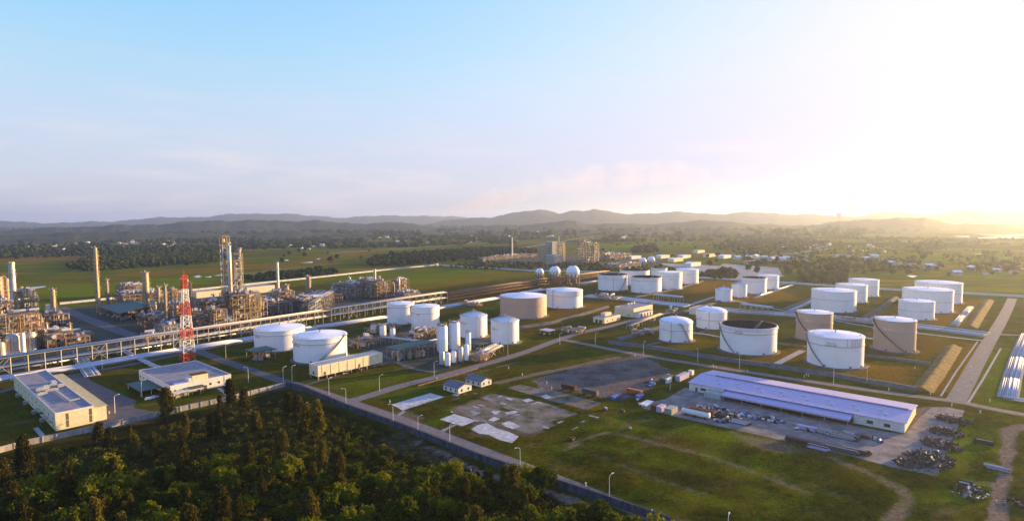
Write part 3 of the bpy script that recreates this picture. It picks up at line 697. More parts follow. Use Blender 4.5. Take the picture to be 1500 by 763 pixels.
    # spiral stair
    if stair is not None:
        s0, s1 = stair; b = MB(); hr = MB(); k_ = 36
        for i in range(k_):
            t1 = a0 + s0 + (s1 - s0) * i / k_; t2 = a0 + s0 + (s1 - s0) * (i + 1) / k_; z1 = .3 + (h - .3) * i / k_; z2 = .3 + (h - .3) * (i + 1) / k_
            pts = []
            for rr_ in (r + .15, r + 1.15):
                for t_, z_ in ((t1, z1), (t2, z2)): pts.append(Vector((C.x + rr_ * math.cos(t_), C.y + rr_ * math.sin(t_), z_)))
            A, B, C_, D = pts
            b.hexa([A, C_, D, B, *[q + K * .35 for q in (A, C_, D, B)]])
            hr.beam(C_ + K * .35, C_ + K * 1.35, .09); hr.beam(C_ + K * 1.35, D + K * 1.35, .12)
        b.build('stair', STEEL if paint is WHITE else STEELD, T); hr.build('handrail', STEELD, T)
        pl = MB(); t_ = a0 + s1; q = Vector((C.x + (r + .8) * math.cos(t_), C.y + (r + .8) * math.sin(t_), 0)); pl.cbox(q, 3, 3, .25, h - .1); pl.build('landing', STEEL, T)
    # vertical pipe or gauge line
    if pipe is not False:
        b = MB(); t_ = a0 + pipe; q = Vector((C.x + (r + .35) * math.cos(t_), C.y + (r + .35) * math.sin(t_), 0)); q2 = Vector((C.x + (r - 1) * math.cos(t_), C.y + (r - 1) * math.sin(t_), 0))
        b.path([q, q + K * (h + 1.0), q2 + K * (h + 1.0), q2 + K * h], .2); b.build('riser_pipe', RUST if streak else STEEL, T)
    # manhole, nozzle and a short inlet line at the base
    b = MB()
    for t_ in (a0 + .55, a0 - .35, a0 + 1.1):
        b = MB(); q = Vector((math.cos(t_), math.sin(t_), 0)); p_ = C + q * (r - .1) + K * 1.4; b.tube(p_, p_ + q * .7, .5, 12); b.tube(p_ + q * .7, p_ + q * .85, .62, 12); b.build('manhole', STEELD, T)
    if vent:
        b = MB(); zc = h + (r * peak * (2.4 if roof == 'ribbed' else 1.9 if roof == 'dome' else 1)) if roof != 'open' else h * .59
        b.tube(C + K * (zc - .3), C + K * (zc + 1.0), .45, 8); b.tube(C + K * (zc + 1.0), C + K * (zc + 1.3), .8, 8); b.build('vent', STEEL if roof != 'open' else STEELD, T)
        for i in range(5):
            t_ = a0 + 1.5 + i * .9; q = C + Vector((math.cos(t_), math.sin(t_), 0)) * r * .85; zq = h + r * peak * .15 if roof != 'open' else h * .59
            b = MB(); b.tube(q + K * (zq - .2), q + K * (zq + .9), .3, 8); b.build('vent', STEEL if roof != 'open' else STEELD, T)
    if streak:                                       # rust runs below the rim
        b = MB()
        for i, t_ in enumerate((.42, .58, .66, .75, .85, .95, 1.05)):
            t1 = a0 + t_; p_ = Vector((C.x + (r + .06) * math.cos(t1), C.y + (r + .06) * math.sin(t1), 0))
            b = MB(); b.beam(p_ + K * (h * (1 - (girder or .2))), p_ + K * (h - .5), .16); b.build('drain_line', STEEL, T)
    if text:
        size = text[1]; vs, fs = text_mesh(text[0], size); b = MB(); tt = a0 + text[2]; zt = h * text[3]; R_ = r + .06
        out_ = [(C.x + R_ * math.cos(tt + x / R_), C.y + R_ * math.sin(tt + x / R_), zt + y) for x, y, _ in vs]
        b.add(out_, fs); b.build('tank_marking', LOUVRE if paint is WHITE else WHP, T)
    return T
TXT = 'TK-5%02d\n%s'
tank(373.2, 448, 479, 515, 0, 'large white tank left of its twin, sunlit on the right, farthest left of all tanks', girder=.22, stair=None, text=('TK-52\nNAPHTHA', 1.6, -1.05, .74))
tank(430.5, 509.5, 489.5, 532.5, 0, 'large white tank behind the long cream substation with a dark diagonal stair', girder=.22, stair=(-.15, 1.05), text=('TK-51\nNAPHTHA', 1.6, -1.05, .74), pipe=1.15)
tank(567.4, 607.3, 443.5, 476, 0, 'white straight sided tank, left one of the touching pair beside the main pipe rack', girder=.16, text=('TK-61\nSLOPS', 1.3, -1.0, .8))
tank(603, 644, 447.5, 483, 0, 'white straight sided tank, right one of the touching pair beside the main pipe rack', girder=.28, text=('TK-62\nSLOPS', 1.3, -.55, .68), stair=(-2.4, -1.35))
tank(674.4, 713.8, 461, 496, 0, 'white tank with ribbed conical roof, left of the two in front of the beige tank', roof='ribbed', girder=None, peak=.13, text=('TK-71\nCONDENSATE', 1.25, -.85, .70), pipe=.25)
tank(719.3, 760.3, 468, 505, 0, 'white tank with ribbed conical roof nearest the road junction', roof='ribbed', girder=None, peak=.13, text=('TK-72\nCONDENSATE', 1.25, -.85, .68), pipe=.25)
tank(732.8, 801, 432.5, 467.7, 0, 'wide beige tank with pale roof in the middle of the plant', paint=BEIGE, girder=.37, peak=.12)
tank(800, 853.4, 424, 452.6, 0, 'white tank with rust streaked band just right of the wide beige tank', girder=.28, peak=.12, streak=True, pipe=-.65)
tank(953.6, 977, 392, 407, 0, 'dark topped white tank at the back of the far left cluster', roof='open', girder=.2)
tank(908, 951, 395, 419, 0, 'white tank half hidden between the two open topped tanks', roof='open', girder=.2)
tank(990, 1023, 394, 416.4, 0, 'white tank at the right end of the far cluster', girder=.3, text=('TK-09', 1.6, .1, .6))
tank(960.5, 999, 398, 424.7, 0, 'white tank with a dull grey roof behind an open topped tank', girder=.22, roof='cone', peak=.02, text=('TK-08', 1.6, .1, .6))
tank(875.8, 918.6, 401.5, 426.4, 0, 'open topped white tank at the left end of the far cluster', roof='open', girder=.25, stair=(.5, 1.25), text=('TK-05', 1.6, -.5, .78), pipe=.05)
tank(924, 968.8, 405, 430, 0, 'open topped white tank at the front of the far cluster', roof='open', girder=.2, text=('TK-06', 1.6, -.5, .75))
tank(1108, 1140.7, 403, 424, 0, 'beige white tank behind the open topped tank near the far lot', girder=.3)
tank(1084.8, 1122.8, 406, 430.8, 0, 'open topped white tank standing behind the two small domed tanks', roof='open', girder=.2, text=('TK-11', 1.5, -.2, .7))
tank(1071, 1094, 416, 436.3, 0, 'small domed white tank, right one of the small pair', roof='ribbed', girder=None, peak=.12)
tank(1047.5, 1072.3, 423, 442.6, 0, 'small domed white tank, left one of the small pair', roof='ribbed', girder=None, peak=.12)
tank(1019.7, 1064.3, 455, 483, 0, 'white tank with silver dome roof behind the large open topped tank', roof='dome', girder=.45, peak=.14, text=('TK-22', 1.3, -.8, .62), pipe=-.15, stair=(1.0, 1.9))
tank(965.5, 1014.2, 470, 502.3, 0, 'white tank with silver dome roof and platform, standing alone left of the large open tank', roof='dome', girder=.38, peak=.14, stair=(.9, .25), text=('TK-21', 1.3, -.8, .65), pipe=-.28)
tank(1053.5, 1137, 474.5, 520.5, 0, 'large open topped white tank behind the blue roofed warehouse', roof='open', girder=.22, stair=(-.45, -1.45), text=('TK-5113\nGASOLINE', 1.5, -.35, .84))
tank(1242, 1287, 409, 435, 0, 'white tank at the back of the row of three on the right', girder=.4, peak=.07)
tank(1223, 1270, 416.5, 443.8, 0, 'white tank in the middle of the row of three on the right', girder=.38, peak=.07)
tank(1187, 1253.8, 424.5, 458, 0, 'widest white tank, front one of the row of three on the right', girder=.4, peak=.08)
tank(1337.5, 1409, 413, 445, 0, 'white tank at the back of the far right group, next to the sunlit bund', girder=.5, peak=.06)
tank(1319.5, 1395.8, 423, 458.5, 0, 'widest white tank in the middle of the far right group', girder=.5, peak=.06)
tank(1314.5, 1368.6, 440, 469, 0, 'small white tank at the front of the far right group', girder=.5, peak=.06)
tank(1164.6, 1219, 456.5, 500, 0, 'beige tank behind the big white tank by the warehouse', paint=BEIGE, girder=.36, peak=.08, stair=(.1, -1.35), text=('TK-12', 2.0, -.3, .72))
tank(1277.5, 1341, 467, 516.5, 0, 'beige tank with a dark spiral stair, right of the big white tank', paint=BEIGE, girder=.36, peak=.08, stair=(.5, -1.35), text=('TK-13', 2.0, -.35, .70))
tank(1180.3, 1264.3, 489, 540, 0, 'big white tank with long diagonal stair, nearest to the warehouse roof', girder=.27, peak=.09, stair=(-.35, -1.45), text=('TK-5112\nGASOLINE', 1.5, -.15, .80), streak=True)

# ================================================================= SPHERES AND VERTICAL VESSELS
def sphere_tank(x0, x1, y0, yground, label):
    cx = (x0 + x1) / 2; C = P(cx, yground); dep = (C - CAM).dot(_f); r = (x1 - x0) / 2 * dep / FPX * .97
    zc = Zat(C, y0) - r
    T = root('gas_sphere', label, 'gas sphere', C, 'spherical gas tanks')
    b = MB(); b.lathe(C, [(r * math.cos(t), zc + r * math.sin(t)) for t in np.linspace(-1.5, 1.5, 19)], 32); b.build('shell', WHITE, T, smooth=True)
    b = MB(); b.lathe(C, [(r + .02, zc - .3), (r + .25, zc - .3), (r + .25, zc + .1), (r + .02, zc + .1)], 32); b.build('belt_rail', STEEL, T)
    for i in range(10):
        t = 2 * math.pi * i / 10; p_ = C + Vector((math.cos(t), math.sin(t), 0)) * r * .94; b = MB(); b.tube(p_, p_ + K * (zc + r * .1), .45, 8); b.build('leg', RUST, T)
    b = MB()
    for i in range(10):
        t = 2 * math.pi * i / 10; t2 = t + .628; p_ = C + Vector((math.cos(t), math.sin(t), 0)) * r * .94; q = C + Vector((math.cos(t2), math.sin(t2), 0)) * r * .94
        b.beam(p_, q + K * zc * .8, .2); b.beam(q, p_ + K * zc * .8, .2)
    b.build('brace', STEEL, T)
    b = MB(); b.lathe(C, [(r * .28, zc + r * .97), (r * .28, zc + r * 1.1), (r * .2, zc + r * 1.16), (.01, zc + r * 1.16)], 16); b.build('top_platform', RUST, T)
    b = MB(); b.path([C + U * r * .2 + K * (zc + r * 1.1), C + V * r * .9 + K * (zc + r * .8), C + V * (r + 1.5) + K * zc, C + V * (r + 1.5)], .25); b.build('relief_pipe', STEEL, T)
sphere_tank(784, 797, 392.5, 413, 'small white gas sphere on legs, left of three')
sphere_tank(804.4, 821.2, 389.5, 415, 'mid sized white gas sphere on legs, middle of three')
sphere_tank(829, 849.4, 388.5, 418, 'largest white gas sphere on rusty legs, right of three')
sphere_tank(936, 947, 377, 386, 'far white gas sphere, left of the distant pair')
sphere_tank(948, 959.4, 375, 387, 'far white gas sphere, right of the distant pair')
def vessel(x0, x1, yt, yb, label, paint=WHITE, name='storage_vessel', cat='pressure vessel', legs=True, top=True, plat=True, group=None):
    cx = (x0 + x1) / 2; C = P(cx, yb); dep = (C - CAM).dot(_f); r = (x1 - x0) / 2 * dep / FPX; h = Zat(C, yt)
    T = root(name, label, cat, C, group); z0 = min(2.2, h * .1) if legs else 0
    b = MB(); b.lathe(C, [(.05, z0 - .2), (r * .6, z0 - .1), (r, z0 + r * .3), (r, h - r * .55), (r * .86, h - r * .25), (r * .5, h - r * .05), (.02, h)], 24); sm(b.build('shell', paint, T))
    if legs:
        for i in range(4):
            t = math.pi / 4 + i * math.pi / 2; p_ = C + Vector((math.cos(t), math.sin(t), 0)) * r * .85; b = MB(); b.beam(p_, p_ + K * (z0 + r * .4), .4); b.build('leg', STEELD, T)
    if plat and r > 2:
        b = MB(); b.lathe(C, [(r * .7, h - r * .15), (r * .95, h - r * .15), (r * .95, h), (r * .7, h)], 20)
        for i in range(10):
            t = 2 * math.pi * i / 10; p_ = C + Vector((math.cos(t), math.sin(t), 0)) * r * .93; b.beam(p_ + K * h, p_ + K * (h + 1.2), .15)
        b.lathe(C, [(r * .93, h + 1.15), (r * .98, h + 1.15), (r * .98, h + 1.3), (r * .93, h + 1.3)], 20); b.build('top_platform', GOLD, T)
        b = MB(); q = C - U * (r + .3) ; b.beam(q - V * .3, q - V * .3 + K * h, .12); b.beam(q + V * .3, q + V * .3 + K * h, .12)
        for i in range(int(h / .8)): b.beam(q - V * .3 + K * i * .8, q + V * .3 + K * i * .8, .08)
        b.build('ladder', STEEL, T)
    b = MB(); q = C + V * (r + .4); b.path([q + K * .5, q + K * (h * .5), C + V * r * .8 + K * (h * .52)], .16); b.build('side_pipe', STEEL, T)
    return T
VG = 'tall white vessels beside the road'
vessel(657.7, 674.2, 470, 517, 'tall pinkish white vertical vessel, right of the two big ones behind the small row', group=VG)
vessel(682, 690, 486, 520, 'slim square topped white column beside the small vessels', legs=False, group=VG)
vessel(640.3, 656.3, 474.6, 520, 'tall white vertical vessel, left of the two big ones behind the small row', group=VG)
for i, (a, b_, c, d_, s) in enumerate(((661, 669, 513, 533, 'third'), (670, 678.6, 507, 531.5, 'fourth'), (679.5, 687, 504, 530, 'rightmost'), (643.6, 651.4, 514, 536, 'leftmost'), (652, 660, 516, 538, 'second'))):
    vessel(a, b_, c, d_, 'small upright steel vessel, %s of the row of five at the road' % s, paint=INSUL if i % 2 else WHITE, group='row of five small vessels')
vessel(542.6, 551.4, 474.5, 489, 'grey upright vessel, leftmost of three behind the long substation', INSUL, group='three upright vessels')
vessel(556, 565.7, 475.5, 493.5, 'white upright vessel, middle of three behind the long substation', group='three upright vessels')
vessel(571, 579, 480, 497.5, 'white upright vessel, rightmost of three behind the long substation', group='three upright vessels')
vessel(387, 398, 443.5, 456, 'squat pale vessel among the dark process frames', legs=False, plat=False)
vessel(470, 477, 425, 433.5, 'small blue white drum tank at the edge of the paddies', BLUER, legs=False, plat=False)

# ================================================================= PIPE RACKS
def rack(name, label, p0, p1, width, h, bay, npipe, levels=2, steel=None, x_every=6, rpipe=.35, walls=False, side=None):
    steel = steel or STEEL
    A = P(*p0); B = P(*p1); L_ = (B - A).length; d = (B - A).normalized(); s = Vector((d.y, -d.x, 0))
    T = root(name, label, 'pipe rack', A)
    n = max(2, int(L_ / bay)); n = min(n, 98)
    first = None
    for i in range(n + 1):
        p = A + d * (L_ * i / n)
        if first is None:
            b = MB()
            for q in (0, 1): b.beam(A + s * width * q, A + s * width * q + K * h, .5)
            for l in range(levels): z = h * (l + 1) / levels if levels > 1 else h; b.beam(A + K * (z - .3), A + s * width + K * (z - .3), .45)
            first = b.build('portal_frame', steel, T)
        else:
            c = first.copy(); COL.objects.link(c); c.parent = T; c.location = p - A
    b = MB()
    for q in (0, 1):
        for l in range(levels):
            z = h * (l + 1) / levels; b.beam(A + s * width * q + K * z, B + s * width * q + K * z, .42)
    b.build('longitudinal_beam', steel, T)
    for i in range(2, n - 1, x_every):
        for q in (0, 1):
            b = MB()
            a = A + d * (L_ * i / n) + s * width * q; c = A + d * (L_ * (i + 1) / n) + s * width * q
            b.beam(a + K * .2, c + K * h, .3); b.beam(c + K * .2, a + K * h, .3)
            b.build('cross_brace', steel, T)
    for l in range(levels):
        z = h * (l + 1) / levels
        for j in range(npipe):
            r_ = rpipe * random.choice((.5, .7, 1, 1, 1.4)); o = s * (width * (j + .6) / (npipe + .2)); b = MB()
            st = random.uniform(0, .05); en = 1 - random.uniform(0, .05)
            b.tube(A.lerp(B, st) + o + K * (z + r_ + .05), A.lerp(B, en) + o + K * (z + r_ + .05), r_, 6)
            b.build('pipe', random.choice((PIPEB, STEELR, RUST, STEELB) if steel is STEELR else (PIPEW, INSUL, PIPEB, PIPEB)), T, smooth=True)
    return T
rack('pipe_rack', 'long elevated steel pipe rack crossing in front of the process units', (-70, 559), (478, 470), 8, 11.5, 9, 7)
rack('pipe_rack', 'elevated pipe rack running behind the pair of white tanks', (478, 470), (648, 443), 9, 13, 10, 7)
rack('pipe_rack', 'dense brown pipe rack running past the wide beige tank to the spheres', (648, 442), (800, 418), 12, 11, 5, 7, levels=3, steel=STEELR)
rack('pipe_rack', 'far brown pipe rack in front of the gas spheres', (800, 417), (885, 405), 12, 10, 5, 6, levels=3, steel=STEELR)
rack('pipe_rack', 'high branch pipe rack leading from the rack to the middle process unit', (452, 462), (484, 440), 7, 13, 8, 5)
rack('pipe_rack', 'short low pipe rack under the green shed by the tall vessels', (590, 517), (644, 505), 6, 5, 6, 5, levels=1)
rack('pipe_rack', 'low pipe bridge running from shed toward the ribbed tanks', (560, 500), (668, 512), 5, 4.5, 7, 5, levels=1)
rack('pipe_rack', 'low yellowish pipe rack beside the small road left of the domed tank', (918, 482), (966, 465), 4, 4, 6, 4, levels=1)
rack('pipe_rack', 'low pipe rack on the right of the small vessels', (690, 528), (722, 513), 9, 4.5, 6, 6, levels=1)
# pipeways on the ground
def pipeway(label, px, width, npipe, r=.35, base=True, name='pipeway', paints=(PIPEW, PIPEW, INSUL)):
    pts = [P(*p) for p in px]; A = pts[0]; T = root(name, label, 'pipeline', A)
    if base:
        Ls, Rs = ribbon_pts(pts, width + 2); b = MB(); n = len(pts)
        b.add([(p.x, p.y, .04) for p in Ls] + [(p.x, p.y, .04) for p in Rs], [(n + i, n + i + 1, i + 1, i) for i in range(n - 1)]); b.build('gravel_bed', CONC, T)
    for j in range(npipe):
        o = -width / 2 + width * (j + .5) / npipe + random.uniform(-.1, .1); rr = r * random.choice((.6, .8, 1, 1.3)); b = MB(); q = []
        for i, p in enumerate(pts):
            a = pts[max(i - 1, 0)]; c = pts[min(i + 1, len(pts) - 1)]; d = (c - a).normalized(); nn = Vector((-d.y, d.x, 0)); q.append(p + nn * o + K * (.55 + rr))
        b.path(q, rr, 6); b.build('pipe', random.choice(paints), T, smooth=True)
    b = MB(); tot = 0
    for a, c in zip(pts[:-1], pts[1:]):
        L_ = (c - a).length; d = (c - a).normalized(); nn = Vector((-d.y, d.x, 0)); k_ = max(1, int(L_ / 8))
        for i in range(k_):
            p = a + d * (L_ * (i + .5) / k_); b.box(p - nn * width / 2 - d * .25, width, .5, .5, .04, nn, d)
    b.build('sleeper', CONC, T)
    return T
pipeway('wide band of pale pipes on the ground below the long elevated rack', [(-80, 571), (0, 556), (108, 540), (200, 524), (262, 514), (350, 500), (460, 481)], 13, 15, .42)
pipeway('single line of pale pipes between the rack and the wide pipe band', [(-80, 560), (0, 546.5), (113, 527), (250, 505), (345, 490.5), (400, 482)], 3, 3, .7, False)
pipeway('pale pipe band on the ground behind the pair of white tanks', [(462, 480), (565, 465), (647, 451)], 12, 12, .42)
pipeway('pale pipe band on the ground leading to the wide beige tank', [(647, 450.5), (731, 437), (797, 424)], 12, 12, .42)
pipeway('pale pipes on the ground between the white streaked tank and spheres', [(850, 416), (890, 410), (925, 404)], 8, 7, .42)
pipeway('band of steel pipes crossing the tank farm in front of the far clusters', [(858, 434), (910, 438), (955, 443), (1010, 449)], 24, 18, .45, True, 'pipeway', (PIPEW, INSUL, PIPEB))
pipeway('band of blue grey pipes between the beige tanks and the row of three', [(1040, 452), (1085, 457), (1150, 461), (1222, 466), (1300, 474), (1380, 483), (1445, 491)], 22, 17, .45, True, 'pipeway', (PIPEW, INSUL, PIPEB))
pipeway('pipes on sleepers leading from the small domed tanks to the boundary', [(1105, 437), (1130, 428), (1160, 418)], 4, 5, .35, True)
pipeway('short sunlit pipes beside the far right group of tanks', [(1397, 477), (1410, 463), (1422, 450)], 5, 6, .35, True)
pipeway('pipes running left of the widest tank of the row of three', [(1155, 456), (1175, 448), (1190, 441)], 5, 5, .35, True)
pipeway('bright pipeline corridor running along the right edge of the frame', [(1476, 583), (1482, 556), (1491, 525), (1505, 490)], 7.5, 8, .42, True, 'pipeway', (PIPEW,))
pipeway('pipes turning off toward the right edge of the frame', [(1470, 582), (1500, 587), (1540, 593)], 4, 5, .4, True, 'pipeway', (PIPEW,))
pipeway('pale pipe pair from big open tank to domed tank', [(1012, 488), (1035, 491), (1056, 495)], 2, 2, .4, False)
pipeway('pale pipe crossing behind the big white tank', [(1219, 492), (1250, 495), (1280, 498)], 2, 2, .4, False)
pipeway('group of pipes crossing from the process yard toward the left building', [(118, 527), (128, 541), (136, 552)], 9, 9, .4, False)
pipeway('narrow group of pipes crossing the wide pale band', [(180, 514), (203, 526), (225, 537), (240, 541)], 4, 5, .4, False)
# portal pipe bridges
def portal(label, p0, p1, w_, h):
    A = P(*p0); B = P(*p1); d = (B - A).normalized(); s = Vector((-d.y, d.x, 0)); L_ = (B - A).length
    T = root('pipe_bridge', label, 'pipe bridge', A); n = 5
    for i in range(n + 1):
        for q in (0, 1): b = MB(); p = A + d * L_ * i / n + s * w_ * q; b.beam(p, p + K * h, .5); b.build('post', STEEL, T)
    b = MB(); b.box(A - d * .5, w_, L_ + 1, .6, h, s, d); b.build('deck', BLUER, T)
    for j in range(6): b = MB(); o = s * (w_ * (j + .5) / 6) + K * (h + 1); b.tube(A + o, B + o, .4, 6); b.build('pipe', PIPEW, T)
portal('blue grey pipe bridge behind the cream pump buildings', (957, 442), (996, 446), 8, 8)
portal('blue grey pipe bridge below the small domed tanks', (1084, 457), (1126, 463), 8, 8)

# ================================================================= PROCESS UNITS
def frame(label, px, du, dv, h, lev, bay=6.0, fill=.6, steel=None, name='process_structure', seed=1, hang=0, top=True):
    """open steel structure standing on the picture point px (its near corner), du away, dv to the right"""
    rd = random.Random(seed); steel = steel or STEELB
    xr = du[0] if isinstance(du, tuple) else None
    if xr is not None: du = 30
    y0_, y1_ = px[1] - 80, px[1]
    for _ in range(30):
        ym = (y0_ + y1_) / 2
        if proj(P(px[0], ym) + V * dv)[1] > px[1]: y1_ = ym
        else: y0_ = ym
    O = P(px[0], ym)
    if xr is not None:
        a_, b_ = 2.0, 200.0
        for _ in range(30):
            du = (a_ + b_) / 2
            if proj(O + V * dv * .5 + U * du)[0] > xr: b_ = du
            else: a_ = du
    T = root(name, label, 'process unit', O)
    nu = max(1, round(du / bay)); nv = max(1, round(dv / bay)); nl = lev
    b = MB()
    for i in range(nu + 1):
        for j in range(nv + 1): p = G(O, du * i / nu, dv * j / nv); b.beam(p, p + K * h * (1 if rd.random() < .8 else (nl - 1) / nl if nl > 1 else 1), .45)
    b.build('column', steel, T)
    b = MB()
    for l in range(1, nl + 1):
        z = h * l / nl
        for i in range(nu + 1): b.beam(G(O, du * i / nu, 0, z), G(O, du * i / nu, dv, z), .38)
        for j in range(nv + 1): b.beam(G(O, 0, dv * j / nv, z), G(O, du, dv * j / nv, z), .38)
    for l in range(nl):
        for j in range(nv):
            if rd.random() < .5: b.beam(G(O, 0, dv * j / nv, h * l / nl), G(O, 0, dv * (j + 1) / nv, h * (l + 1) / nl), .25)
        for i in range(nu):
            if rd.random() < .5: b.beam(G(O, du * i / nu, dv, h * l / nl), G(O, du * (i + 1) / nu, dv, h * (l + 1) / nl), .25)
    b.build('beam', steel, T)
    for l in range(1, nl + 1):
        b = MB(); rl = MB(); z = h * l / nl; any_ = False
        for i in range(nu):
            for j in range(nv):
                if rd.random() < fill:
                    any_ = True; b.box(G(O, du * i / nu + .1, dv * j / nv + .1), du / nu - .2, dv / nv - .2, .15, z + .2)
        for q0, q1 in ((G(O, 0, 0), G(O, 0, dv)), (G(O, 0, dv), G(O, du, dv))):
            rl.beam(q0 + K * (z + 1.3), q1 + K * (z + 1.3), .12); rl.beam(q0 + K * (z + .8), q1 + K * (z + .8), .1)
            for i in range(int((q1 - q0).length / 2)): p = q0.lerp(q1, i / max(1, int((q1 - q0).length / 2))); rl.beam(p + K * z, p + K * (z + 1.3), .1)
        if any_: b.build('deck', STEELD, T)
        rl.build('railing', GOLD, T)
    for l in range(nl + (1 if top else 0)):
        z = h * l / nl + .5
        for _ in range(max(2, int(nu * nv * .8))):
            i = rd.random() * du * .85; j = rd.random() * dv * .85; b = MB(); kd = rd.random(); hh = h / nl * .8
            if kd < .4:
                r_ = rd.uniform(.7, 1.6); L_ = rd.uniform(3, 8); a = U if rd.random() < .5 else V; c = G(O, i, j, z + r_ + .4)
                b.tube(c, c + a * L_, r_, 12); b.build('drum', rd.choice((INSUL, PIPEW, STEEL)), T, smooth=False)
            elif kd < .75:
                r_ = rd.uniform(.5, 1.3); c = G(O, i, j, z); b.tube(c, c + K * hh * rd.uniform(.6, 1.1), r_, 12); b.build('vessel', rd.choice((INSUL, PIPEW, GOLD, PIPEB)), T)
            else:
                b.box(G(O, i, j), rd.uniform(1.5, 4), rd.uniform(1.5, 4), rd.uniform(1, 2.5), z); b.build('equipment_box', rd.choice((STEEL, BLUER, INSUL, PIPEB)), T)
    for _ in range(int(8 + du * dv / 22)):
        b = MB(); i, j = rd.random() * du, rd.random() * dv; z1 = rd.uniform(1, h); z2 = rd.uniform(1, h * 1.05); i2 = min(du, max(0, i + rd.uniform(-12, 12))); j2 = min(dv, max(0, j + rd.uniform(-12, 12)))
        b.path([G(O, i, j, .3), G(O, i, j, z1), G(O, i2, j, z1), G(O, i2, j2, z1), G(O, i2, j2, z2)], rd.uniform(.18, .42), 6); b.build('pipe', rd.choice((INSUL, PIPEW, PIPEB)), T)
    return T
def tower(label, x0, x1, yt, yb, paint=INSUL, plats=6, name='distillation_column', cat='column', ladder=True, z0=0.0, head=None, taper=1.0):
    C = P((x0 + x1) / 2, yb); dep = (C - CAM).dot(_f); r = (x1 - x0) / 2 * dep / FPX * .88; h = Zat(C, yt)
    T = root(name, label, cat, C); r2 = r * taper
    b = MB(); b.lathe(C, [(r * 1.15, 0), (r, 3), (r, h * .5), (r2, h * .55), (r2, h - r2 * .7), (r2 * .7, h - r2 * .2), (.02, h)], 20); sm(b.build('shell', paint, T))
    b = MB()
    for z in np.linspace(h * .18, h * .97, 9): rr = r if z < h * .5 else r2; b.lathe(C, [(rr, z - .15), (rr + .18, z - .12), (rr + .18, z + .12), (rr, z + .15)], 20)
    b.build('stiffening_ring', STEEL, T)
    for i in range(plats):
        z = h * (.3 + .68 * (i + 1) / plats); rr = (r if z < h * .52 else r2); b = MB(); a = i * 1.3; sp = 3.6
        b.lathe(C, [(rr + .1, z), (rr + 1.5, z), (rr + 1.5, z + .2), (rr + .1, z + .2)], 16, a, a + sp, False)
        for q in range(9):
            t = a + sp * q / 8; p = C + Vector((math.cos(t), math.sin(t), 0)) * (rr + 1.45); b.beam(p + K * z, p + K * (z + 1.3), .12)
        b.lathe(C, [(rr + 1.4, z + 1.2), (rr + 1.5, z + 1.2), (rr + 1.5, z + 1.35)], 16, a, a + sp, False)
        b.build('platform', GOLD, T)
    if ladder:
        b = MB(); q = C + V * (r + .6); b.beam(q - U * .35, q - U * .35 + K * h * .97, .14); b.beam(q + U * .35, q + U * .35 + K * h * .97, .14)
        for i in range(int(h / 1.2)): b.beam(q - U * .35 + K * i * 1.2, q + U * .35 + K * i * 1.2, .1)
        b.build('ladder', STEEL, T)
        for aa in (.7, 2.2, 3.9, 5.1):
            b = MB(); q = C + Vector((math.cos(aa), math.sin(aa), 0)) * (r + .45); zz = h * (.45 + .5 * ((aa * 7) % 1)); b.path([q + K * 1, q + K * zz, C + K * zz], .22); b.build('riser_pipe', STEELB, T)
        b = MB(); q = C - V * (r + .8) + U * .4; b.path([C + K * (h - .3), C + K * (h + 1.2), q + K * (h + 1.2), q + K * 2], .35); b.build('overhead_line', INSUL, T)
    return T
def stack(label, x0, x1, yt, yb, paint, name='chimney', cat='chimney', bands=0, lightning=False):
    C = P((x0 + x1) / 2, yb); dep = (C - CAM).dot(_f); r = (x1 - x0) / 2 * dep / FPX * .8; h = Zat(C, yt)
    T = root(name, label, cat, C); b = MB(); b.lathe(C, [(r * 1.25, 0), (r * 1.05, h * .25), (r, h * .5), (r * .92, h), (r * .75, h), (r * .75, h - 3)], 20); sm(b.build('shaft', paint, T))
    b = MB()
    for z in np.linspace(h * .2, h * .98, 8): b.lathe(C, [(r * .9, z), (r * 1.18 + .1, z), (r * 1.18 + .1, z + .4), (r * .9, z + .4)], 16)
    b.build('band', STEEL, T)
    if r > 1: b = MB(); z = h * .8; b.lathe(C, [(r, z), (r + 1.3, z), (r + 1.3, z + .2), (r, z + .2)], 16); b.lathe(C, [(r + 1.2, z + 1.2), (r + 1.3, z + 1.2), (r + 1.3, z + 1.35)], 16); b.build('platform', GOLD, T)
    return T
# far left complex
frame('tall sunlit reactor structure at the left edge of the frame', (-8, 517), (58,), 25, 27, 5, bay=6, fill=.7, seed=3)
frame('upper rear deck structure behind the silver reactors at the left edge', (-30, 487), (44,), 24, 24, 4, seed=4, fill=.8)
tower('fat silver reactor with gold top, left of the front pair', 10, 30, 487, 517, INSUL, 2, 'reactor_vessel', 'reactor')
tower('fat silver reactor with gold top, right of the front pair', 37, 54, 485, 512, INSUL, 2, 'reactor_vessel', 'reactor')
tower('slim pale blue white column in front of the silver reactors', 31, 38, 487, 517, WHITE, 0, ladder=False)
tower('grey silver drum half cut by the left edge of the frame', -4, 8, 500, 522, INSUL, 1, 'reactor_vessel', 'reactor')
tower('broad banded column cut by the left edge of the frame', -8, 8, 404, 476, PIPEB, 9)
tower('gold and grey banded column right of the broad column', 9, 17, 407, 474, PIPEB, 7)
stack('tall pale silver chimney at the far left', 17.5, 27.5, 384, 476, INSUL)
frame('low dark structure filled with exchangers right of the reactors', (58, 512), (100,), 30, 11, 3, seed=5, fill=.5)
frame('sunlit low pipe structure stepping down toward the rack', (88, 509), (127,), 20, 7, 2, seed=6, fill=.5)
frame('long low exchanger bank nearest to the left end of the rack', (100, 499), (133,), 16, 5, 2, seed=7, fill=.4)
frame('low structure between chimney and short gold column', (60, 478), (98,), 24, 10, 2, seed=8, fill=.6)
tower('short gold column standing alone near the white boundary pipe', 76.5, 82.5, 423, 463, CLAD, 6)
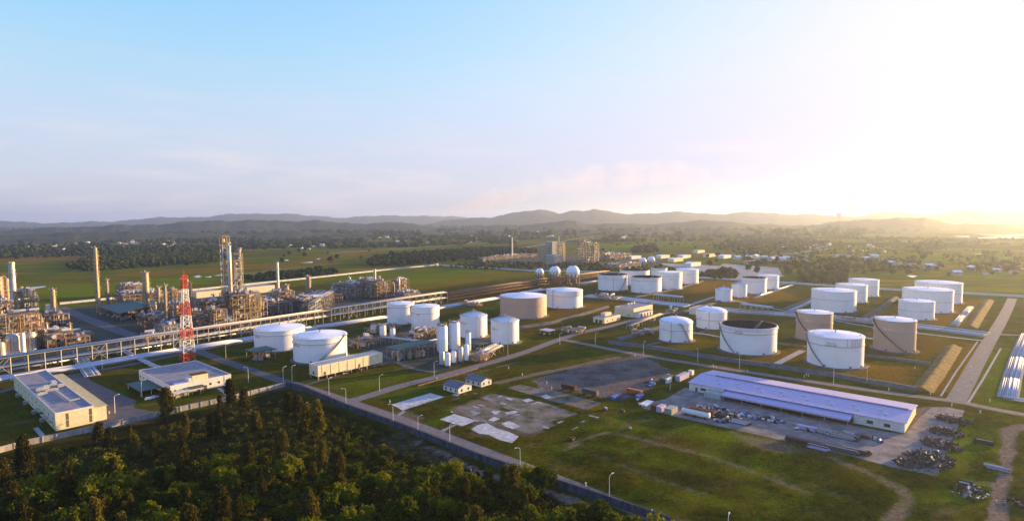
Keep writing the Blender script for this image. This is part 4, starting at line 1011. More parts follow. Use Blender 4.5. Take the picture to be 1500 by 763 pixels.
# second complex
tower('very tall slender gold column rising above the paddies', 141.5, 147.5, 362, 457, CLAD, 11, taper=.85)
tower('thin short gold stack beside the very tall column', 156.5, 160.5, 409, 452, PIPEB, 4)
frame('dark pipe structure behind the green shed', (166, 456), (240,), 40, 17, 4, seed=9, fill=.6)
frame('gold lit deck behind the green shed in front of the paddies', (170, 436), (212,), 36, 14, 3, seed=10, fill=.8)
frame('cluttered blue grey structure below the fat gold column', (200, 486), (240,), 24, 13, 3, seed=11, fill=.6)
tower('fat gold column with platform crown behind the green shed', 211, 220.5, 398, 462, CLAD, 8)
tower('short gold and silver column right of the fat gold column', 230, 236.5, 420, 466, PIPEB, 5)
tower('thin leaning looking vent column with gold middle', 242, 246.5, 417, 482, PIPEB, 4)
frame('blue grey exchanger structure left of the red and white mast', (228, 494), (262,), 22, 9, 2, seed=12, fill=.6, steel=STEEL)
tower('slim gold column behind the red and white mast', 279, 283.5, 414, 474, PIPEB, 2)
frame('dark pipe structure right of the red and white mast', (268, 485), (300,), 24, 16, 4, seed=13, fill=.6)
frame('gold lit pipe structure left of the tall tower', (286, 477), (322,), 30, 22, 5, seed=14, fill=.6)
for cxs, zone in (((2, 64, 70, 92, 104), 'far left'), ((222, 229, 237, 246, 251, 257), 'second'), ((290, 298, 306, 314, 366), 'cracker'), ((382, 395, 432, 440, 462), 'dark'), ((493, 503, 513, 529, 538, 557, 577, 585), 'paddy side')):
    for i_, x_ in enumerate(cxs):
        yb_ = {'far left': 500, 'second': 474, 'cracker': 470, 'dark': 452, 'paddy side': 434}[zone]; hh_ = random.uniform(18, 42) * (.7 if zone in ('dark', 'paddy side') else 1)
        t_ = tower('slender rusty vessel rising above the %s process frames' % zone, x_ - random.uniform(.9, 1.8), x_ + random.uniform(.9, 1.8), yb_ - hh_, yb_, random.choice((PIPEB, CLAD, STEELB, INSUL)), 3, 'process_vessel', 'column')
        t_['group'] = 'slender vessels of the %s process unit' % zone
# catalytic cracker
frame('brown exchanger frame between fat gold column and the mast', (234, 470), (270,), 30, 15, 4, seed=51, fill=.6)
frame('low brown frame in front of the green shed', (206, 500), (236,), 14, 5, 2, seed=52, fill=.4)
frame('narrow tall brown frame behind the mast', (246, 462), (262,), 16, 26, 6, bay=5, seed=53, fill=.6)
frame('brown frame with stacked coolers left of the steel base', (300, 484), (326,), 22, 18, 5, bay=5, seed=54, fill=.8)
frame('tall gold frame above the silver reactors at far left', (24, 492), (56,), 14, 38, 8, bay=5, seed=55, fill=.7, steel=GOLD)
frame('rusty frame in the middle of the dark unit', (396, 455), (424,), 24, 20, 5, bay=5, seed=56, fill=.6)
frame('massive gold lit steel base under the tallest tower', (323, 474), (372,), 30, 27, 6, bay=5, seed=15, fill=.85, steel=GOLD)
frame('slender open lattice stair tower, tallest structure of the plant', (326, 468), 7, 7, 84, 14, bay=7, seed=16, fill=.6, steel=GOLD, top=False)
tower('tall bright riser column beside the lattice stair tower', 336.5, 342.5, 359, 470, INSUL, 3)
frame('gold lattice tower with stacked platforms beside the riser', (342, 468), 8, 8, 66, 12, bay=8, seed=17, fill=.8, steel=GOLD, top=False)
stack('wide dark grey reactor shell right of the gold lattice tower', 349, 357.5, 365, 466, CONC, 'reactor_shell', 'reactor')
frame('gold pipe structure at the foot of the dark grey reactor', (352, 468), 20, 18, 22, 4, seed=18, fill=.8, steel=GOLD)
vessel(316, 346, 459, 473, 'low wide drum with a blue grey top in front of the steel base', CONC, legs=False, plat=False)
# dark unit right of the tower
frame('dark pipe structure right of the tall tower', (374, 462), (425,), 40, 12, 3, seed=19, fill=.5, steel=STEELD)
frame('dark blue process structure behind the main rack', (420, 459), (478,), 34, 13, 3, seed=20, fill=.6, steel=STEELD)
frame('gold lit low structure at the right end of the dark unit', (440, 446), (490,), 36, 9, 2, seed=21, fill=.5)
tower('short gold capped column in the dark unit', 417, 424, 417, 450, PIPEB, 4)
tower('tall narrow gold tower right of the dark unit', 449, 456, 404, 440, PIPEB, 6)
stack('thin pale chimney standing behind the dark unit', 406, 410, 384, 434, WHITE)
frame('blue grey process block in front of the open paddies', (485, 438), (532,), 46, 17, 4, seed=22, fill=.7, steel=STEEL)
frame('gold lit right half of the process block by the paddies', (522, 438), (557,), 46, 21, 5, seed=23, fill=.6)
stack('thin pale chimney on the right of the process block', 547.5, 552, 394, 436, INSUL)
frame('small gold lattice block standing alone before the paddies', (569, 431), (592,), 22, 18, 4, seed=24, fill=.6)
frame('low blue grey canopy structure right of the small gold block', (574, 438), (606,), 26, 6, 1, seed=25, fill=1, steel=STEEL)
# skids between the near tanks
frame('low skid of pipes and pumps between the big tank and upright vessels', (506, 512), (548,), 18, 5, 1, seed=26, fill=.3)
frame('pipe skid behind the upright vessels', (534, 490), (582,), 12, 4, 1, seed=27, fill=.3)
frame('gold lit pump skid below the pair of white tanks', (585, 499), (640,), 12, 4.5, 1, seed=28, fill=.3)
frame('pump skid at the road right of the small vessels', (691, 532), (712,), 8, 5, 2, seed=29, fill=.3)
frame('brick red manifold in front of the wide beige tank', (672, 450), 10, 30, 2.5, 1, seed=30, fill=.2, steel=ORNG)
frame('small pump platform with a low roof near the beige tank bund', (822, 490), 8, 20, 3.5, 1, seed=31, fill=.9)
frame('manifold platform left of the domed tank', (975, 462), 8, 8, 5, 1, seed=32, fill=.6, steel=GOLD)
frame('brick red pump manifold beside the short road', (925, 492), 10, 12, 2.5, 1, seed=33, fill=.4, steel=REDP)
frame('sunlit exchanger row beside the open tanks', (1018, 470), 10, 12, 3, 1, seed=34, fill=.4)
frame('dark valve manifold in the central pipeway', (870, 441), 10, 34, 4, 1, seed=35, fill=.3, steel=STEEL)
frame('dark valve manifold before the row of three tanks', (1228, 478), 8, 50, 2.2, 1, seed=36, fill=.3, steel=STEEL)
# distant polymer plant
frame('tall gold lattice of the distant plant, left one', (845, 385), (856,), 24, 52, 9, bay=9, seed=37, fill=.7)
frame('stepped gold lattice of the distant plant, right one', (856, 386), (871,), 26, 44, 8, bay=9, seed=38, fill=.7)
frame('low orange deck of the distant plant', (872, 383), (915,), 40, 14, 2, bay=11, seed=39, fill=.8)
frame('long low rack left of the distant silos', (700, 383), (788,), 20, 9, 2, bay=12, seed=40, fill=.4)
frame('low pipe structure behind the far tank cluster', (888, 396), (930,), 30, 10, 2, bay=10, seed=41, fill=.5)
frame('orange steel stair block on the side of the grey silo tower', (813, 383), (823,), 22, 44, 7, bay=9, seed=42, fill=.8, steel=ORNG)
for i, x in enumerate((789.5, 793.5, 797.5, 801.5)):
    tower('distant gold silo, %s of the row of four' % ('first', 'second', 'third', 'fourth')[i], x - 1.7, x + 1.7, 359.5, 384, CLAD, 0, 'silo', 'silo', False)
stack('thin pale column above the distant silo tower', 816.5, 819.5, 346, 381, GOLD, 'vent_stack', 'stack')
stack('distant white flare stack left of the silos', 749, 751.6, 348, 379, WHP, 'flare_stack', 'flare stack')
stack('faint tall chimney on the horizon', 1243.6, 1245.8, 299, 331, CONC)
stack('wide hazy cooling tower on the horizon', 1224, 1233, 312, 331, CONC, 'cooling_tower', 'cooling tower')

# ================================================================= BUILDINGS
def corner_dims(near, left, right):
    A = P(*near); return A, max(2, (P(*right) - A).dot(U)), max(2, (A - P(*left)).dot(V))
def windows(T, A, du, dv, h, rows, nU, nV, mat_=None, w_=1.3, hh=1.3, z=None, nm='window'):
    """windows on the two faces seen: the -U face (along V) and the V face (along U); A = near corner"""
    mat_ = mat_ or GLASSD
    for r_ in range(rows):
        z0 = (z if z is not None else 1.0) + r_ * 3.4
        for i in range(nV):
            c = A - V * (dv * (i + .5) / nV); b = MB(); b.cbox(c - U * .02, .12, w_, hh, z0); o = b.build(nm, mat_, T)
            f = MB(); f.cbox(c - U * .08, .1, w_ + .3, .12, z0 - .14); f.cbox(c - U * .08, .1, w_ + .3, .12, z0 + hh + .02); f.build('frame', WHP, o)
        for i in range(nU):
            c = A + U * (du * (i + .5) / nU); b = MB(); b.cbox(c + V * .02, w_, .12, hh, z0); o = b.build(nm, mat_, T)
            f = MB(); f.cbox(c + V * .08, w_ + .3, .1, .12, z0 - .14); f.cbox(c + V * .08, w_ + .3, .1, .12, z0 + hh + .02); f.build('frame', WHP, o)
def flat_block(T, O, du, dv, h, wall, roofm=ROOFG, z0=0.0, par=.7, nm='wall'):
    b = MB(); b.box(O, du, dv, h - z0 - par, z0); b.build(nm, wall, T)
    b = MB(); b.box(G(O, .3, .3), du - .6, dv - .6, .15, h - par + .003); b.build('roof', roofm, T)
    b = MB(); t_ = .28
    z = h - par + .002
    b.box(G(O, 0, 0), t_, dv, par, z); b.box(G(O, du - t_, 0), t_, dv, par, z); b.box(G(O, t_, 0), du - 2 * t_, t_, par, z); b.box(G(O, t_, dv - t_), du - 2 * t_, t_, par, z); b.build('parapet', WALLW, T)
def gable(T, O, du, dv, h, rise, over=.5, roofm=SLATE, wall=WALLW, walls=True):   # ridge along V
    if walls:
        b = MB(); b.box(O, du, dv, h)
        for v_ in (0, dv - .3):
            a, c, r_ = G(O, 0, v_, h), G(O, du, v_, h), G(O, du / 2, v_, h + rise)
            pts = [a, c, r_]; b.add([*pts, *[p + V * .3 for p in pts]], [(0, 1, 2), (5, 4, 3), (0, 3, 4, 1), (1, 4, 5, 2), (2, 5, 3, 0)])
        b.build('wall', wall, T)
    sl = rise / (du / 2)
    for s in (0, 1):
        a0_, a1_ = (-over, du / 2) if s == 0 else (du + over, du / 2)
        za = h - over * sl + .05; zb = h + rise + .05
        p = [G(O, a0_, -over, za), G(O, a0_, dv + over, za), G(O, a1_, dv + over, zb), G(O, a1_, -over, zb)]
        if s: p = [p[3], p[2], p[1], p[0]]
        b = MB(); b.hexa([*p, *[q + K * .18 for q in p]]); b.build('roof', roofm, T)
    b = MB(); b.beam(G(O, du / 2, -over, h + rise + .25), G(O, du / 2, dv + over, h + rise + .25), .4); b.build('ridge_cap', roofm, T)

# long cream building at the left edge
A = P(82, 631); A_l = P(26, 569); dv = (A - A_l).dot(V); du = 15.5; h = Zat(A, 605); O = A - V * dv
T = root('control_building', 'long cream two storey building with brightly sunlit end at the left edge', 'building', O)
flat_block(T, O, du, dv, h, WALLY)
O2 = G(O, du + .02, dv * .12); b = MB(); b.box(O2, 5.5, dv * .88 - 1, h - 1.6); b.build('side_wing', WALLY, T)
b = MB(); b.box(G(O2, -.0, -.3), 6.0, dv * .88 - .4, .25, h - 1.59); b.build('side_wing_roof', mat('yellow_roof', (.60, .50, .26), .8), T)
windows(T, A, du, dv, h, 2, 0, 11, LOUVRE, 1.1, 1.1, 1.2)
for u_ in (4.8, 14.2):
    b = MB(); b.cbox(A + U * u_ + V * .06, .9, .14, h - 2, .8); b.build('window_strip', mat('ochre_strip', (.20, .12, .05), .7), T)
b = MB(); b.cbox(A + U * du / 2 + V * .1, du, .12, .2, h * .48); b.build('string_course', WALLY, T)
for i in range(4): b = MB(); c = A - V * (8 + i * 9.5) - U * .9; b.cbox(c, 1.8, 4.5, .25, 3.0); b.build('canopy', GREENR if i == 2 else STEEL, T)
b = MB(); b.cbox(G(O, du * .45, dv * .62), .6, .6, .3, h); 
for (u_, v_, a_, b_, c_) in ((3.5, .50, 3.5, 2.5, 1.6), (6.5, .47, 3, 3, 1.9), (10, .45, 4, 2.5, 1.5), (13, .48, 3, 2.4, 1.4), (12, .36, 2.6, 5, 1.2), (3, .58, 4.2, 1.8, 1.1), (8, .53, 6, 1.0, .9)):
    b = MB(); b.cbox(G(O, u_, dv * v_), a_, b_, c_, h - .45); b.cbox(G(O, u_, dv * v_), a_ * .6, b_ * .6, .3, h - .45 + c_); b.build('air_handler', INSUL, T)
b = MB(); q = [G(O, 9, dv * .55, h), G(O, 9.5, dv * .82, h), G(O, 14, dv * .82, h)]
for i in range(2): b.beam(q[i], q[i + 1], .7)
b.build('roof_duct', INSUL, T)
for i, v_ in enumerate((.2, .4, .62, .8)): b = MB(); b.cbox(G(O, -1.6, dv * v_), 1.6, 2.4, 1.8); b.build('outdoor_unit', STEEL, T)

# second building, with stair block and pump shelters
A, du, dv = corner_dims((250, 581), (205, 556), (331, 559)); h = Zat(A, 565); O = A - V * dv
T = root('substation_building', 'low cream building with a stair block on its flat roof, behind the boundary wall', 'building', O)
flat_block(T, O, du, dv, h, WALLW)
b = MB(); b.box(G(O, du * .36, dv - 6), du * .26, 5, 3.6, h - .5); b.build('stair_block', WALLY, T)
b = MB(); b.box(G(O, du * .36 - .2, dv - 6.2), du * .26 + .4, 5.4, .2, h + 3.11); b.build('stair_block_roof', RUST, T)
b = MB(); b.box(G(O, du * .08, dv - 5.5), du * .24, 4.5, .5, h - .4); b.build('roof_curb', BLUER, T)
b = MB(); b.box(G(O, du * .30, dv - 6), du * .05, 5, 2.6, h - .5); b.build('roof_wall', WALLW, T)
windows(T, A, du, dv, h, 1, 7, 9, GLASSD, 1.2, 1.3, 2.2)
b = MB(); b.cbox(A + U * du * .55 + V * .05, 2.2, .14, 2.6, .1); b.build('door', STEELD, T)
def shelter(label, px, du, dv, h, roofm, things_=True, name='equipment_shelter', rise=0.0, seed=1, postm=STEEL, cat='shelter'):
    rd = random.Random(seed); A = P(*px); O = A - V * dv; T = root(name, label, cat, O)
    for i in range(max(2, int(du / 5) + 1)):
        for j in (0, 1):
            b = MB(); n = max(2, int(du / 5) + 1) - 1; p = G(O, .4 + (du - .8) * i / n, .4 if j == 0 else dv - .4); b.beam(p, p + K * h, .3); b.build('post', postm, T)
    if rise: gable(T, O, dv * 0 + du, dv, h, rise, .6, roofm, walls=False)
    else:
        b = MB(); b.box(G(O, -.5, -.5), du + 1, dv + 1, .25, h + .02); b.build('roof', roofm, T)
    if things_:
        for i in range(max(1, int(du * dv / 22))):
            b = MB(); p = G(O, rd.uniform(1, du - 2), rd.uniform(1, dv - 2)); b.cbox(p, rd.uniform(1.2, 3), rd.uniform(1, 2.2), rd.uniform(1, h * .6), .05); b.tube(p + K * .8, p + U * 2 + K * .8, .45, 8); b.build('pump', rd.choice((STEEL, GOLD, RUST, INSUL)), T)
    return T
shelter('cream framed pump shelter in front of the low cream building', (257, 584.5), 14, 4.5, 3, WALLY, seed=1)
shelter('small green roofed shelter beside the cream framed pump shelter', (281, 578), 7, 5, 3.4, GREENR, seed=2)
shelter('big green roofed open shed with pumps by the tall white vessels', (583, 531), 34, 14, 9, GREENR, seed=3)
shelter('dark green roofed open shed in front of the large white tank', (375, 530), 15, 16, 6.5, GREENR, seed=4)
shelter('flat green car shelter on the forecourt beside the parked equipment', (206, 581), 22, 24, 3, GREENR, seed=5, things_=False)
Tq = shelter('dark green gable shed behind the main pipe rack at left', (176, 471), 55, 72, 8, GREENR, rise=4, seed=6)
shelter('small blue grey shelter at the road beside the beige tank bund', (804, 492), 9, 10, 4, BLUER, seed=7)
shelter('slatted grey shelter roof by the ribbed tanks', (702, 513), 10, 12, 4, GREENR, seed=8)

# long substation on stilts
A, du, dv = corner_dims((466, 557), (452.5, 553), (552, 533)); h = Zat(A, 536); O = A - V * dv
T = root('raised_substation', 'long narrow cream building raised on short columns below the large white tank', 'building', O)
flat_block(T, O, du, dv, h, WALLY, STEEL, 2.2, .3)
for i in range(9):
    for j in (0, 1): b = MB(); p = G(O, .5 + (du - 1) * i / 8, .5 if j == 0 else dv - .5); b.cbox(p, .6, .6, 2.2); b.build('column', CONC, T)
for i in range(8): b = MB(); p = G(O, du * (i + .5) / 8, dv + .08); b.cbox(p, .25, .16, h - 2.6, 2.2); b.build('pilaster', WALLW, T)
b = MB(); p = G(O, du * .42, dv + 1.0); b.cbox(p, 3.5, 1.8, .2, 2.3); [b.beam(p + V * s + K * 0, p + V * s + K * 3.3, .12) for s in (-.8, .8)]; b.box(p - U * 4, 3, 1.2, .3, 1.1); b.build('stair', STEEL, T)
for s in (.1, .62): b = MB(); b.cbox(G(O, du * s, dv + .06), 1.3, .14, 2.4, 2.3); b.build('door', mat('ochre_strip', (.2, .12, .05)), T)
b = MB(); b.cbox(G(O, -.1, dv * .5), .14, 1.2, 1.8, 3); b.build('window', GLASSD, T)

# pump and control houses in the middle
def house(label, near, left, right, ytop, wall=WALLY, roofm=ROOFG, name='pump_house', wU=3, wV=2, extras=None):
    A, du, dv = corner_dims(near, left, right)
    if near[1] < 440: dv = min(dv, 24); du = min(du, 26 if near[1] < 400 else 60)
    h = Zat(A, ytop); O = A - V * dv; T = root(name, label, 'building', O)
    flat_block(T, O, du, dv, h, wall, roofm, 0, .4); windows(T, A, du, dv, h, 1, wU, wV, GLASSD, 1.4, 1.3, 1.3)
    return T, O, du, dv, h
T, O, du, dv, h = house('small cream pump house with a raised roof box left of the larger one', (885.5, 474), (868, 472), (907.7, 468), 465.8)
b = MB(); b.box(G(O, du * .35, 2), du * .4, 5, 3, h - .3); b.build('roof_box', WALLY, T)
for s in (.3, .65): b = MB(); b.cbox(G(O, -.05, dv * s), .14, 3, 3, .1); b.build('door', RUST, T)
T, O, du, dv, h = house('larger cream pump house with lower front wing and roof units', (928, 465), (913.5, 458.5), (957, 458), 452, wU=5)
b = MB(); b.box(G(O, 1, dv + .01), du * .7, 6, h * .55); b.build('front_wing', WALLW, T); b = MB(); b.box(G(O, .7, dv + .01), du * .7 + .6, 6.4, .25, h * .55 + .01); b.build('front_wing_roof', ROOFG, T)
for s in (.15, .3, .45, .6): b = MB(); b.cbox(G(O, du * s, dv + 6.05), 2.2, .14, h * .4, .1); b.build('bay_door', RUST, T)
for s in (.55, .7, .85): b = MB(); b.cbox(G(O, du * s, 3), 2, 2, 1.6, h - .2); b.build('roof_unit', INSUL, T)
house('pale box building behind the tall tower, on the boundary', (288, 437), (279, 436), (317, 432), 428, wU=0, wV=0)
house('yellow box building right of the tall tower, on the boundary', (362, 431), (352, 429), (391, 425), 421, wU=0, wV=0)
house('small cream hut at the end of the white boundary pipe', (74, 458), (66, 455), (82, 455), 449, wU=1, wV=0, name='hut')
house('low white block behind the second silver dome tank', (1020, 461), (1012, 459), (1035, 456), 452, wU=0, wV=0, wall=WALLW)
house('grey building at the foot of the distant silos', (812, 388), (799, 385), (819, 385), 374, CONC, wU=0, wV=0)
house('tall blue grey block of the distant silo tower', (809, 384), (804, 383), (813, 383), 354, CONC, wU=0, wV=0)
# far works buildings, gable roofs
far_b = [((1000, 379), (983, 377), (1010, 376), 373, 'white'), ((987, 384), (975, 382), (997, 381), 379, 'cream'), ((1012, 391), (960, 388), (1022, 388), 385, 'white'),
         ((1038, 377), (1031, 376), (1054, 374), 371, 'yellow'), ((925, 380), (902, 378), (934, 377), 376, 'white'), ((1060, 379), (1052, 377), (1072, 376), 374, 'white'), ((1022, 371), (1012, 370), (1040, 368), 367, 'yellow'), ((968, 379), (958, 378), (982, 375), 372, 'cream')]
for i, (n_, l_, r_, yt, c_) in enumerate(far_b):
    A, du, dv = corner_dims(n_, l_, r_); du = min(du, 48); dv = min(dv, 15); h = min(7, max(4, Zat(A, yt))); O = A - V * dv
    T = root('works_building', 'distant %s works building, %s' % (c_, ('beside the road bend', 'left of the twin spheres yard', 'long and low behind the far tanks', 'nearest the far lot', 'behind the far spheres', 'at the right end of the works', 'farthest up the valley', 'between spheres and the long low one')[i]), 'building', O, 'distant works buildings')
    gable(T, O, du, dv, h, 1.6, .6, ROOFW if c_ != 'yellow' else mat('yellow_roof', (.6, .5, .26)), WALLW if c_ == 'white' else WALLY)

# two small houses
for lab, n_, l_, r_, yt in (('small white house with slate roof, farther and right of the pair', (705, 567), (682, 561), (720.5, 562.5), 559.5), ('small white house with slate roof, nearer and left of the pair', (671.5, 577), (649, 571), (691, 571), 568.8)):
    A, du, dv = corner_dims(n_, l_, r_); h = Zat(A, yt); O = A - V * dv; T = root('small_house', lab, 'house', O, 'pair of small white houses')
    gable(T, O, du, dv, h, 1.7, .5); windows(T, A, du, dv, h, 1, 2, 3, GLASSD, 1.1, 1.5, .9)
    b = MB(); b.cbox(A - V * dv * .82 - U * .03, .12, 1.0, 2.0, .05); b.build('door', STEELD, T)

# ---------------------------------------------------------------- warehouse
A, du, dv = corner_dims((1325, 634), (1008, 572), (1346, 607)); h = Zat(A, 620); O = A - V * dv
T = root('warehouse', 'long blue roofed warehouse with open front bays and white end walls', 'warehouse', O)
WH = (O, du, dv, h)
def vpar(px): return (P(*px) - O).dot(V)
v1 = vpar((1060, 582)); v2 = vpar((1062, 583)) + 3; v3 = vpar((1250, 618.5)); 
b = MB(); b.box(O, .3, v1, h); b.build('front_wall', WALLW, T); b = MB(); b.box(G(O, 0, v3), .3, dv - v3, h); b.build('front_wall', WALLW, T)
b = MB(); b.box(G(O, du - .3, 0), .3, dv, h); b.build('back_wall', WALLW, T)
for v_ in (0, dv - .3):
    b = MB(); b.box(G(O, .302, v_), du - .604, .3, h)
    a, c, r_ = G(O, 0, v_, h + .001), G(O, du, v_, h + .001), G(O, du / 2, v_, h + 1.5); pts = [a, c, r_]; b.add([*pts, *[p + V * .3 for p in pts]], [(0, 1, 2), (5, 4, 3), (0, 3, 4, 1), (1, 4, 5, 2), (2, 5, 3, 0)]); b.build('end_wall', WALLY if v_ else WALLW, T)
gable(T, O, du, dv, h + .05, 1.5, .7, BLUER, walls=False)
b = MB(); b.beam(G(O, du / 2, dv * .08, h + 1.85), G(O, du / 2, dv - 1, h + 1.85), 1.0); b.build('ridge_vent', mat('ridge_purple', (.26, .22, .36), .5), T)
b = MB(); b.box(G(O, .3, v1), du - 1, v3 - v1, .05, .035); b.build('floor_slab', CONCD, T)
for i in range(11):
    vv = v1 + (v3 - v1) * i / 10; b = MB(); p = G(O, .1, vv); b.beam(p, p + K * h, .35); b.build('bay_post', STEEL, T)
    if i % 2: b = MB(); p = G(O, du / 2, vv); b.beam(p, p + K * (h + 1), .35); b.build('inner_post', STEEL, T)
b = MB(); q = [G(O, -7, v1 + 1, h - 1.5), G(O, -7, v3, h - 1.5), G(O, .1, v3, h - .5), G(O, .1, v1 + 1, h - .5)]; b.hexa([*q, *[p + K * .15 for p in q]]); b.build('canopy', BLUER, T)
b = MB(); b.box(G(O, -7.1, v1 + 1), .12, v3 - v1 - 1, .8, h - 2.1); b.build('canopy_fascia', BLUER, T)
for i in range(7): b = MB(); p = G(O, -6.7, v1 + 2 + (v3 - v1 - 3) * i / 6); b.beam(p, p + K * (h - 1.5), .3); b.build('canopy_post', STEEL, T)
b = MB(); b.box(G(O, -6.5, v1 - 9), 6.48, 9.5, h - 1.6); b.build('lean_to', mat('greenish_sheet', (.36, .42, .42), .6, stretch=(1, 1, .1)), T)
for (a_, w_, hh, z_, nm, m_) in ((vpar((1017, 575)), 1.4, 2.4, .05, 'door', STEELD), (vpar((1027, 577)), 3, 1.4, 1.3, 'window', GLASSD), (vpar((1046, 580)), 2.0, 3, .05, 'door', BLUER),
                            (dv - 36, 5, 3.6, .05, 'roller_door', STEEL), (dv - 24, 1.3, 2.4, .05, 'door', STEELD), (dv - 14, 2.6, 1.6, 1.2, 'window', GLASSD), (dv - 7, 2.6, 1.6, 1.2, 'window', GLASSD)):
    b = MB(); b.cbox(G(O, -.03, a_), .14, w_, hh, z_); b.build(nm, m_, T)
for i in range(8):
    for s, zz in ((.30, .95), (.16, .5)):
        b = MB(); p = G(O, du * s, dv * (.12 + .11 * i) + (3 if s < .2 else 0), h + zz); b.tube(p, p + K * .6, .35, 8); b.tube(p + K * .6, p + K * .9, .55, 8); b.build('roof_fan', INSUL, T)
# goods standing in the bays
gc = 0
for i in range(26):
    vv = v1 + 2 + (v3 - v1 - 4) * (i + .5) / 26; kk = i % 4
    T2 = root('storage_rack' if kk else 'crate_stack', 'rack of stored goods in bay %s of the warehouse front' % ('near its left end' if i < 9 else 'at its middle' if i < 18 else 'near its right end'), 'storage rack' if kk else 'crates', G(O, 4, vv), 'goods stored in the warehouse bays ' + ('left' if i < 9 else 'middle' if i < 18 else 'right'))
    c = G(O, 4, vv); 
    for z_ in (0.09, 1.4, 2.7):
        b = MB(); b.cbox(c, 2.4, 2.6, .12, z_); b.build('shelf', STEEL, T2)
        for q in (-.7, .6): b = MB(); b.cbox(c + V * q, 1.8, 1.0, random.uniform(.5, 1.1), z_ + .13); b.build('box', random.choice((ORNG, GOLD, RUST, STEELD, BLUEP)), T2)
    b = MB(); [b.beam(c + U * a_ + V * b_, c + U * a_ + V * b_ + K * 3.6, .12) for a_ in (-1.3, 1.3) for b_ in (-1.4, 1.4)]; b.build('upright', ORNG, T2)

# ================================================================= YARD GOODS
def container(label, px, L_, w_, h, m_, axis=0, name='shipping_container', cat='container', doors=True, group=None, z=0.035):
    O = P(*px); a, c = (U, V) if axis == 0 else (V, U); T = root(name, label, cat, O, group)
    b = MB(); b.box(O, L_, w_, h, z + .15, a, c); n = int(L_ / .6)
    b.build('body', m_, T)
    r_ = MB()
    for i in range(n):
        r_.box(O + a * (.15 + i * (L_ - .3) / n), .25, .08, h - .4, z + .35, a, c); 
    for q in (O - c * .08,):
        for i in range(n): r_.box(q + a * (.15 + i * (L_ - .3) / n), .25, .075, h - .4, z + .35, a, c)
    r_.build('corrugation', m_, T)
    b = MB(); b.box(O + a * L_, .07, w_ * .48, h - .3, z + .3, a, c); b.box(O + a * L_ + c * w_ * .52, .07, w_ * .48, h - .3, z + .3, a, c); b.build('door', m_, T)
    b = MB(); [b.box(O + a * x - c * .1, .3, w_ + .2, .16, z, a, c) for x in (.1, L_ - .4)]; b.build('skid', STEELD, T)
    return T
def box_trailer(label, px, L_, m_):
    T = container(label, px, L_, 2.6, 2.4, m_, 1, 'box_trailer', 'trailer', z=.9)
    O = P(*px)
    for s in (1.5, 2.7, L_ - 2.8, L_ - 1.6):
        for q in (0, 2.4): b = MB(); c = O + V * s + U * q + K * .5; b.tube(c, c + U * .3, .5, 12); b.build('wheel', DARKM, T)
    return T
box_trailer('dark brown topped box trailer on the gravel lot, left of two', (822, 570), 9.5, RUST)
box_trailer('dark brown box trailer on the gravel lot, right of two', (852, 577), 10, STEELD)
container('orange container at the end of the gravel lot', (918, 576), 9, 2.6, 2.8, ORNG, 1)
container('blue tarpaulined stack beside the orange container', (930, 584), 6, 2.4, 1.8, BLUEP, 0, 'covered_stack', 'covered stack')
container('long blue tarpaulin heap on the gravel edge', (894, 585), 8, 2.2, 1.6, BLUEP, 0, 'covered_stack', 'covered stack')
container('grey container in the row above the warehouse, with pale roof', (989, 558), 13, 3, 3.2, BLUER, 0)
container('green grey cabin left of the grey container', (966, 561), 12, 3.2, 3, GREENR, 0, 'site_cabin', 'cabin')
container('small white cabin in front of the green grey cabin', (971, 561), 6, 3, 2.8, WHP, 0, 'site_cabin', 'cabin')
container('tiny white cabin at the end of the row near the road', (1008, 549), 3, 2.6, 2.8, WHP, 0, 'site_cabin', 'cabin')
container('brown container, left of three at the yard corner', (953, 601), 5, 2.6, 2.8, RUST, 0)
container('blue grey container, middle of three at the yard corner', (961, 603), 6, 2.6, 2.8, BLUER, 0)
container('grey container with rusty roof edge, right of three at the yard corner', (973, 606), 7, 4, 2.9, STEEL, 0)
container('long low white covered frame beside the three containers', (936, 594), 9, 4, 1.0, WHP, 0, 'covered_crate', 'crate')
# long white tank container
O = P(998, 607); T = root('tank_trailer', 'long white rounded tank trailer lying at the yard edge', 'trailer', O); Lc = (P(1036, 617) - O).dot(V)
b = MB(); c = O + U * 1.6 + K * 2.1; b.tube(c + V * .2, c + V * (Lc - .2), 1.5, 20); b.tube(c - V * .2, c + V * .2, 1.2, 20, 1.5); b.tube(c + V * (Lc - .2), c + V * Lc, 1.5, 20, 1.2); sm(b.build('tank', WHP, T))
for s in (.15, .5, .85): b = MB(); b.cbox(O + V * Lc * s + U * 1.6, 2.6, .5, 1.2, .04); b.build('saddle', RUST, T)
b = MB(); b.cbox(O + V * Lc * .5 + U * 1.6, .8, Lc * .9, .12, 3.62); b.build('walkway', RUST, T)
container('rusty open container right behind the white tank trailer', (1010, 604), 12.5, 3, 2.8, RUST, 1)
def pipe_stack(label, px, L_, n, m_, axis=1, r=.3, rows=3, group='stacked pipes in the storage yard'):
    O = P(*px); a, c = (U, V) if axis == 0 else (V, U); T = root('pipe_stack', label, 'pipe stack', O, group)
    for k_ in range(rows):
        for i in range(n - k_):
            b = MB(); s = random.uniform(0, 1.5); p = O + c * (i * 2 * r + k_ * r) + K * (.25 + r + k_ * 1.75 * r) + a * s; b.tube(p, p + a * (L_ + random.uniform(-2, 0)), r, 7); b.build('pipe', m_ if random.random() < .75 else random.choice((STEEL, RUST, DARKM, PIPEW)), T)
    for s in (.15, .5, .85): b = MB(); b.box(O + a * L_ * s - c * .3, .25, n * 2 * r + .6, .2, .035, a, c); b.build('timber', RUST, T)
    return T
k_ = 0
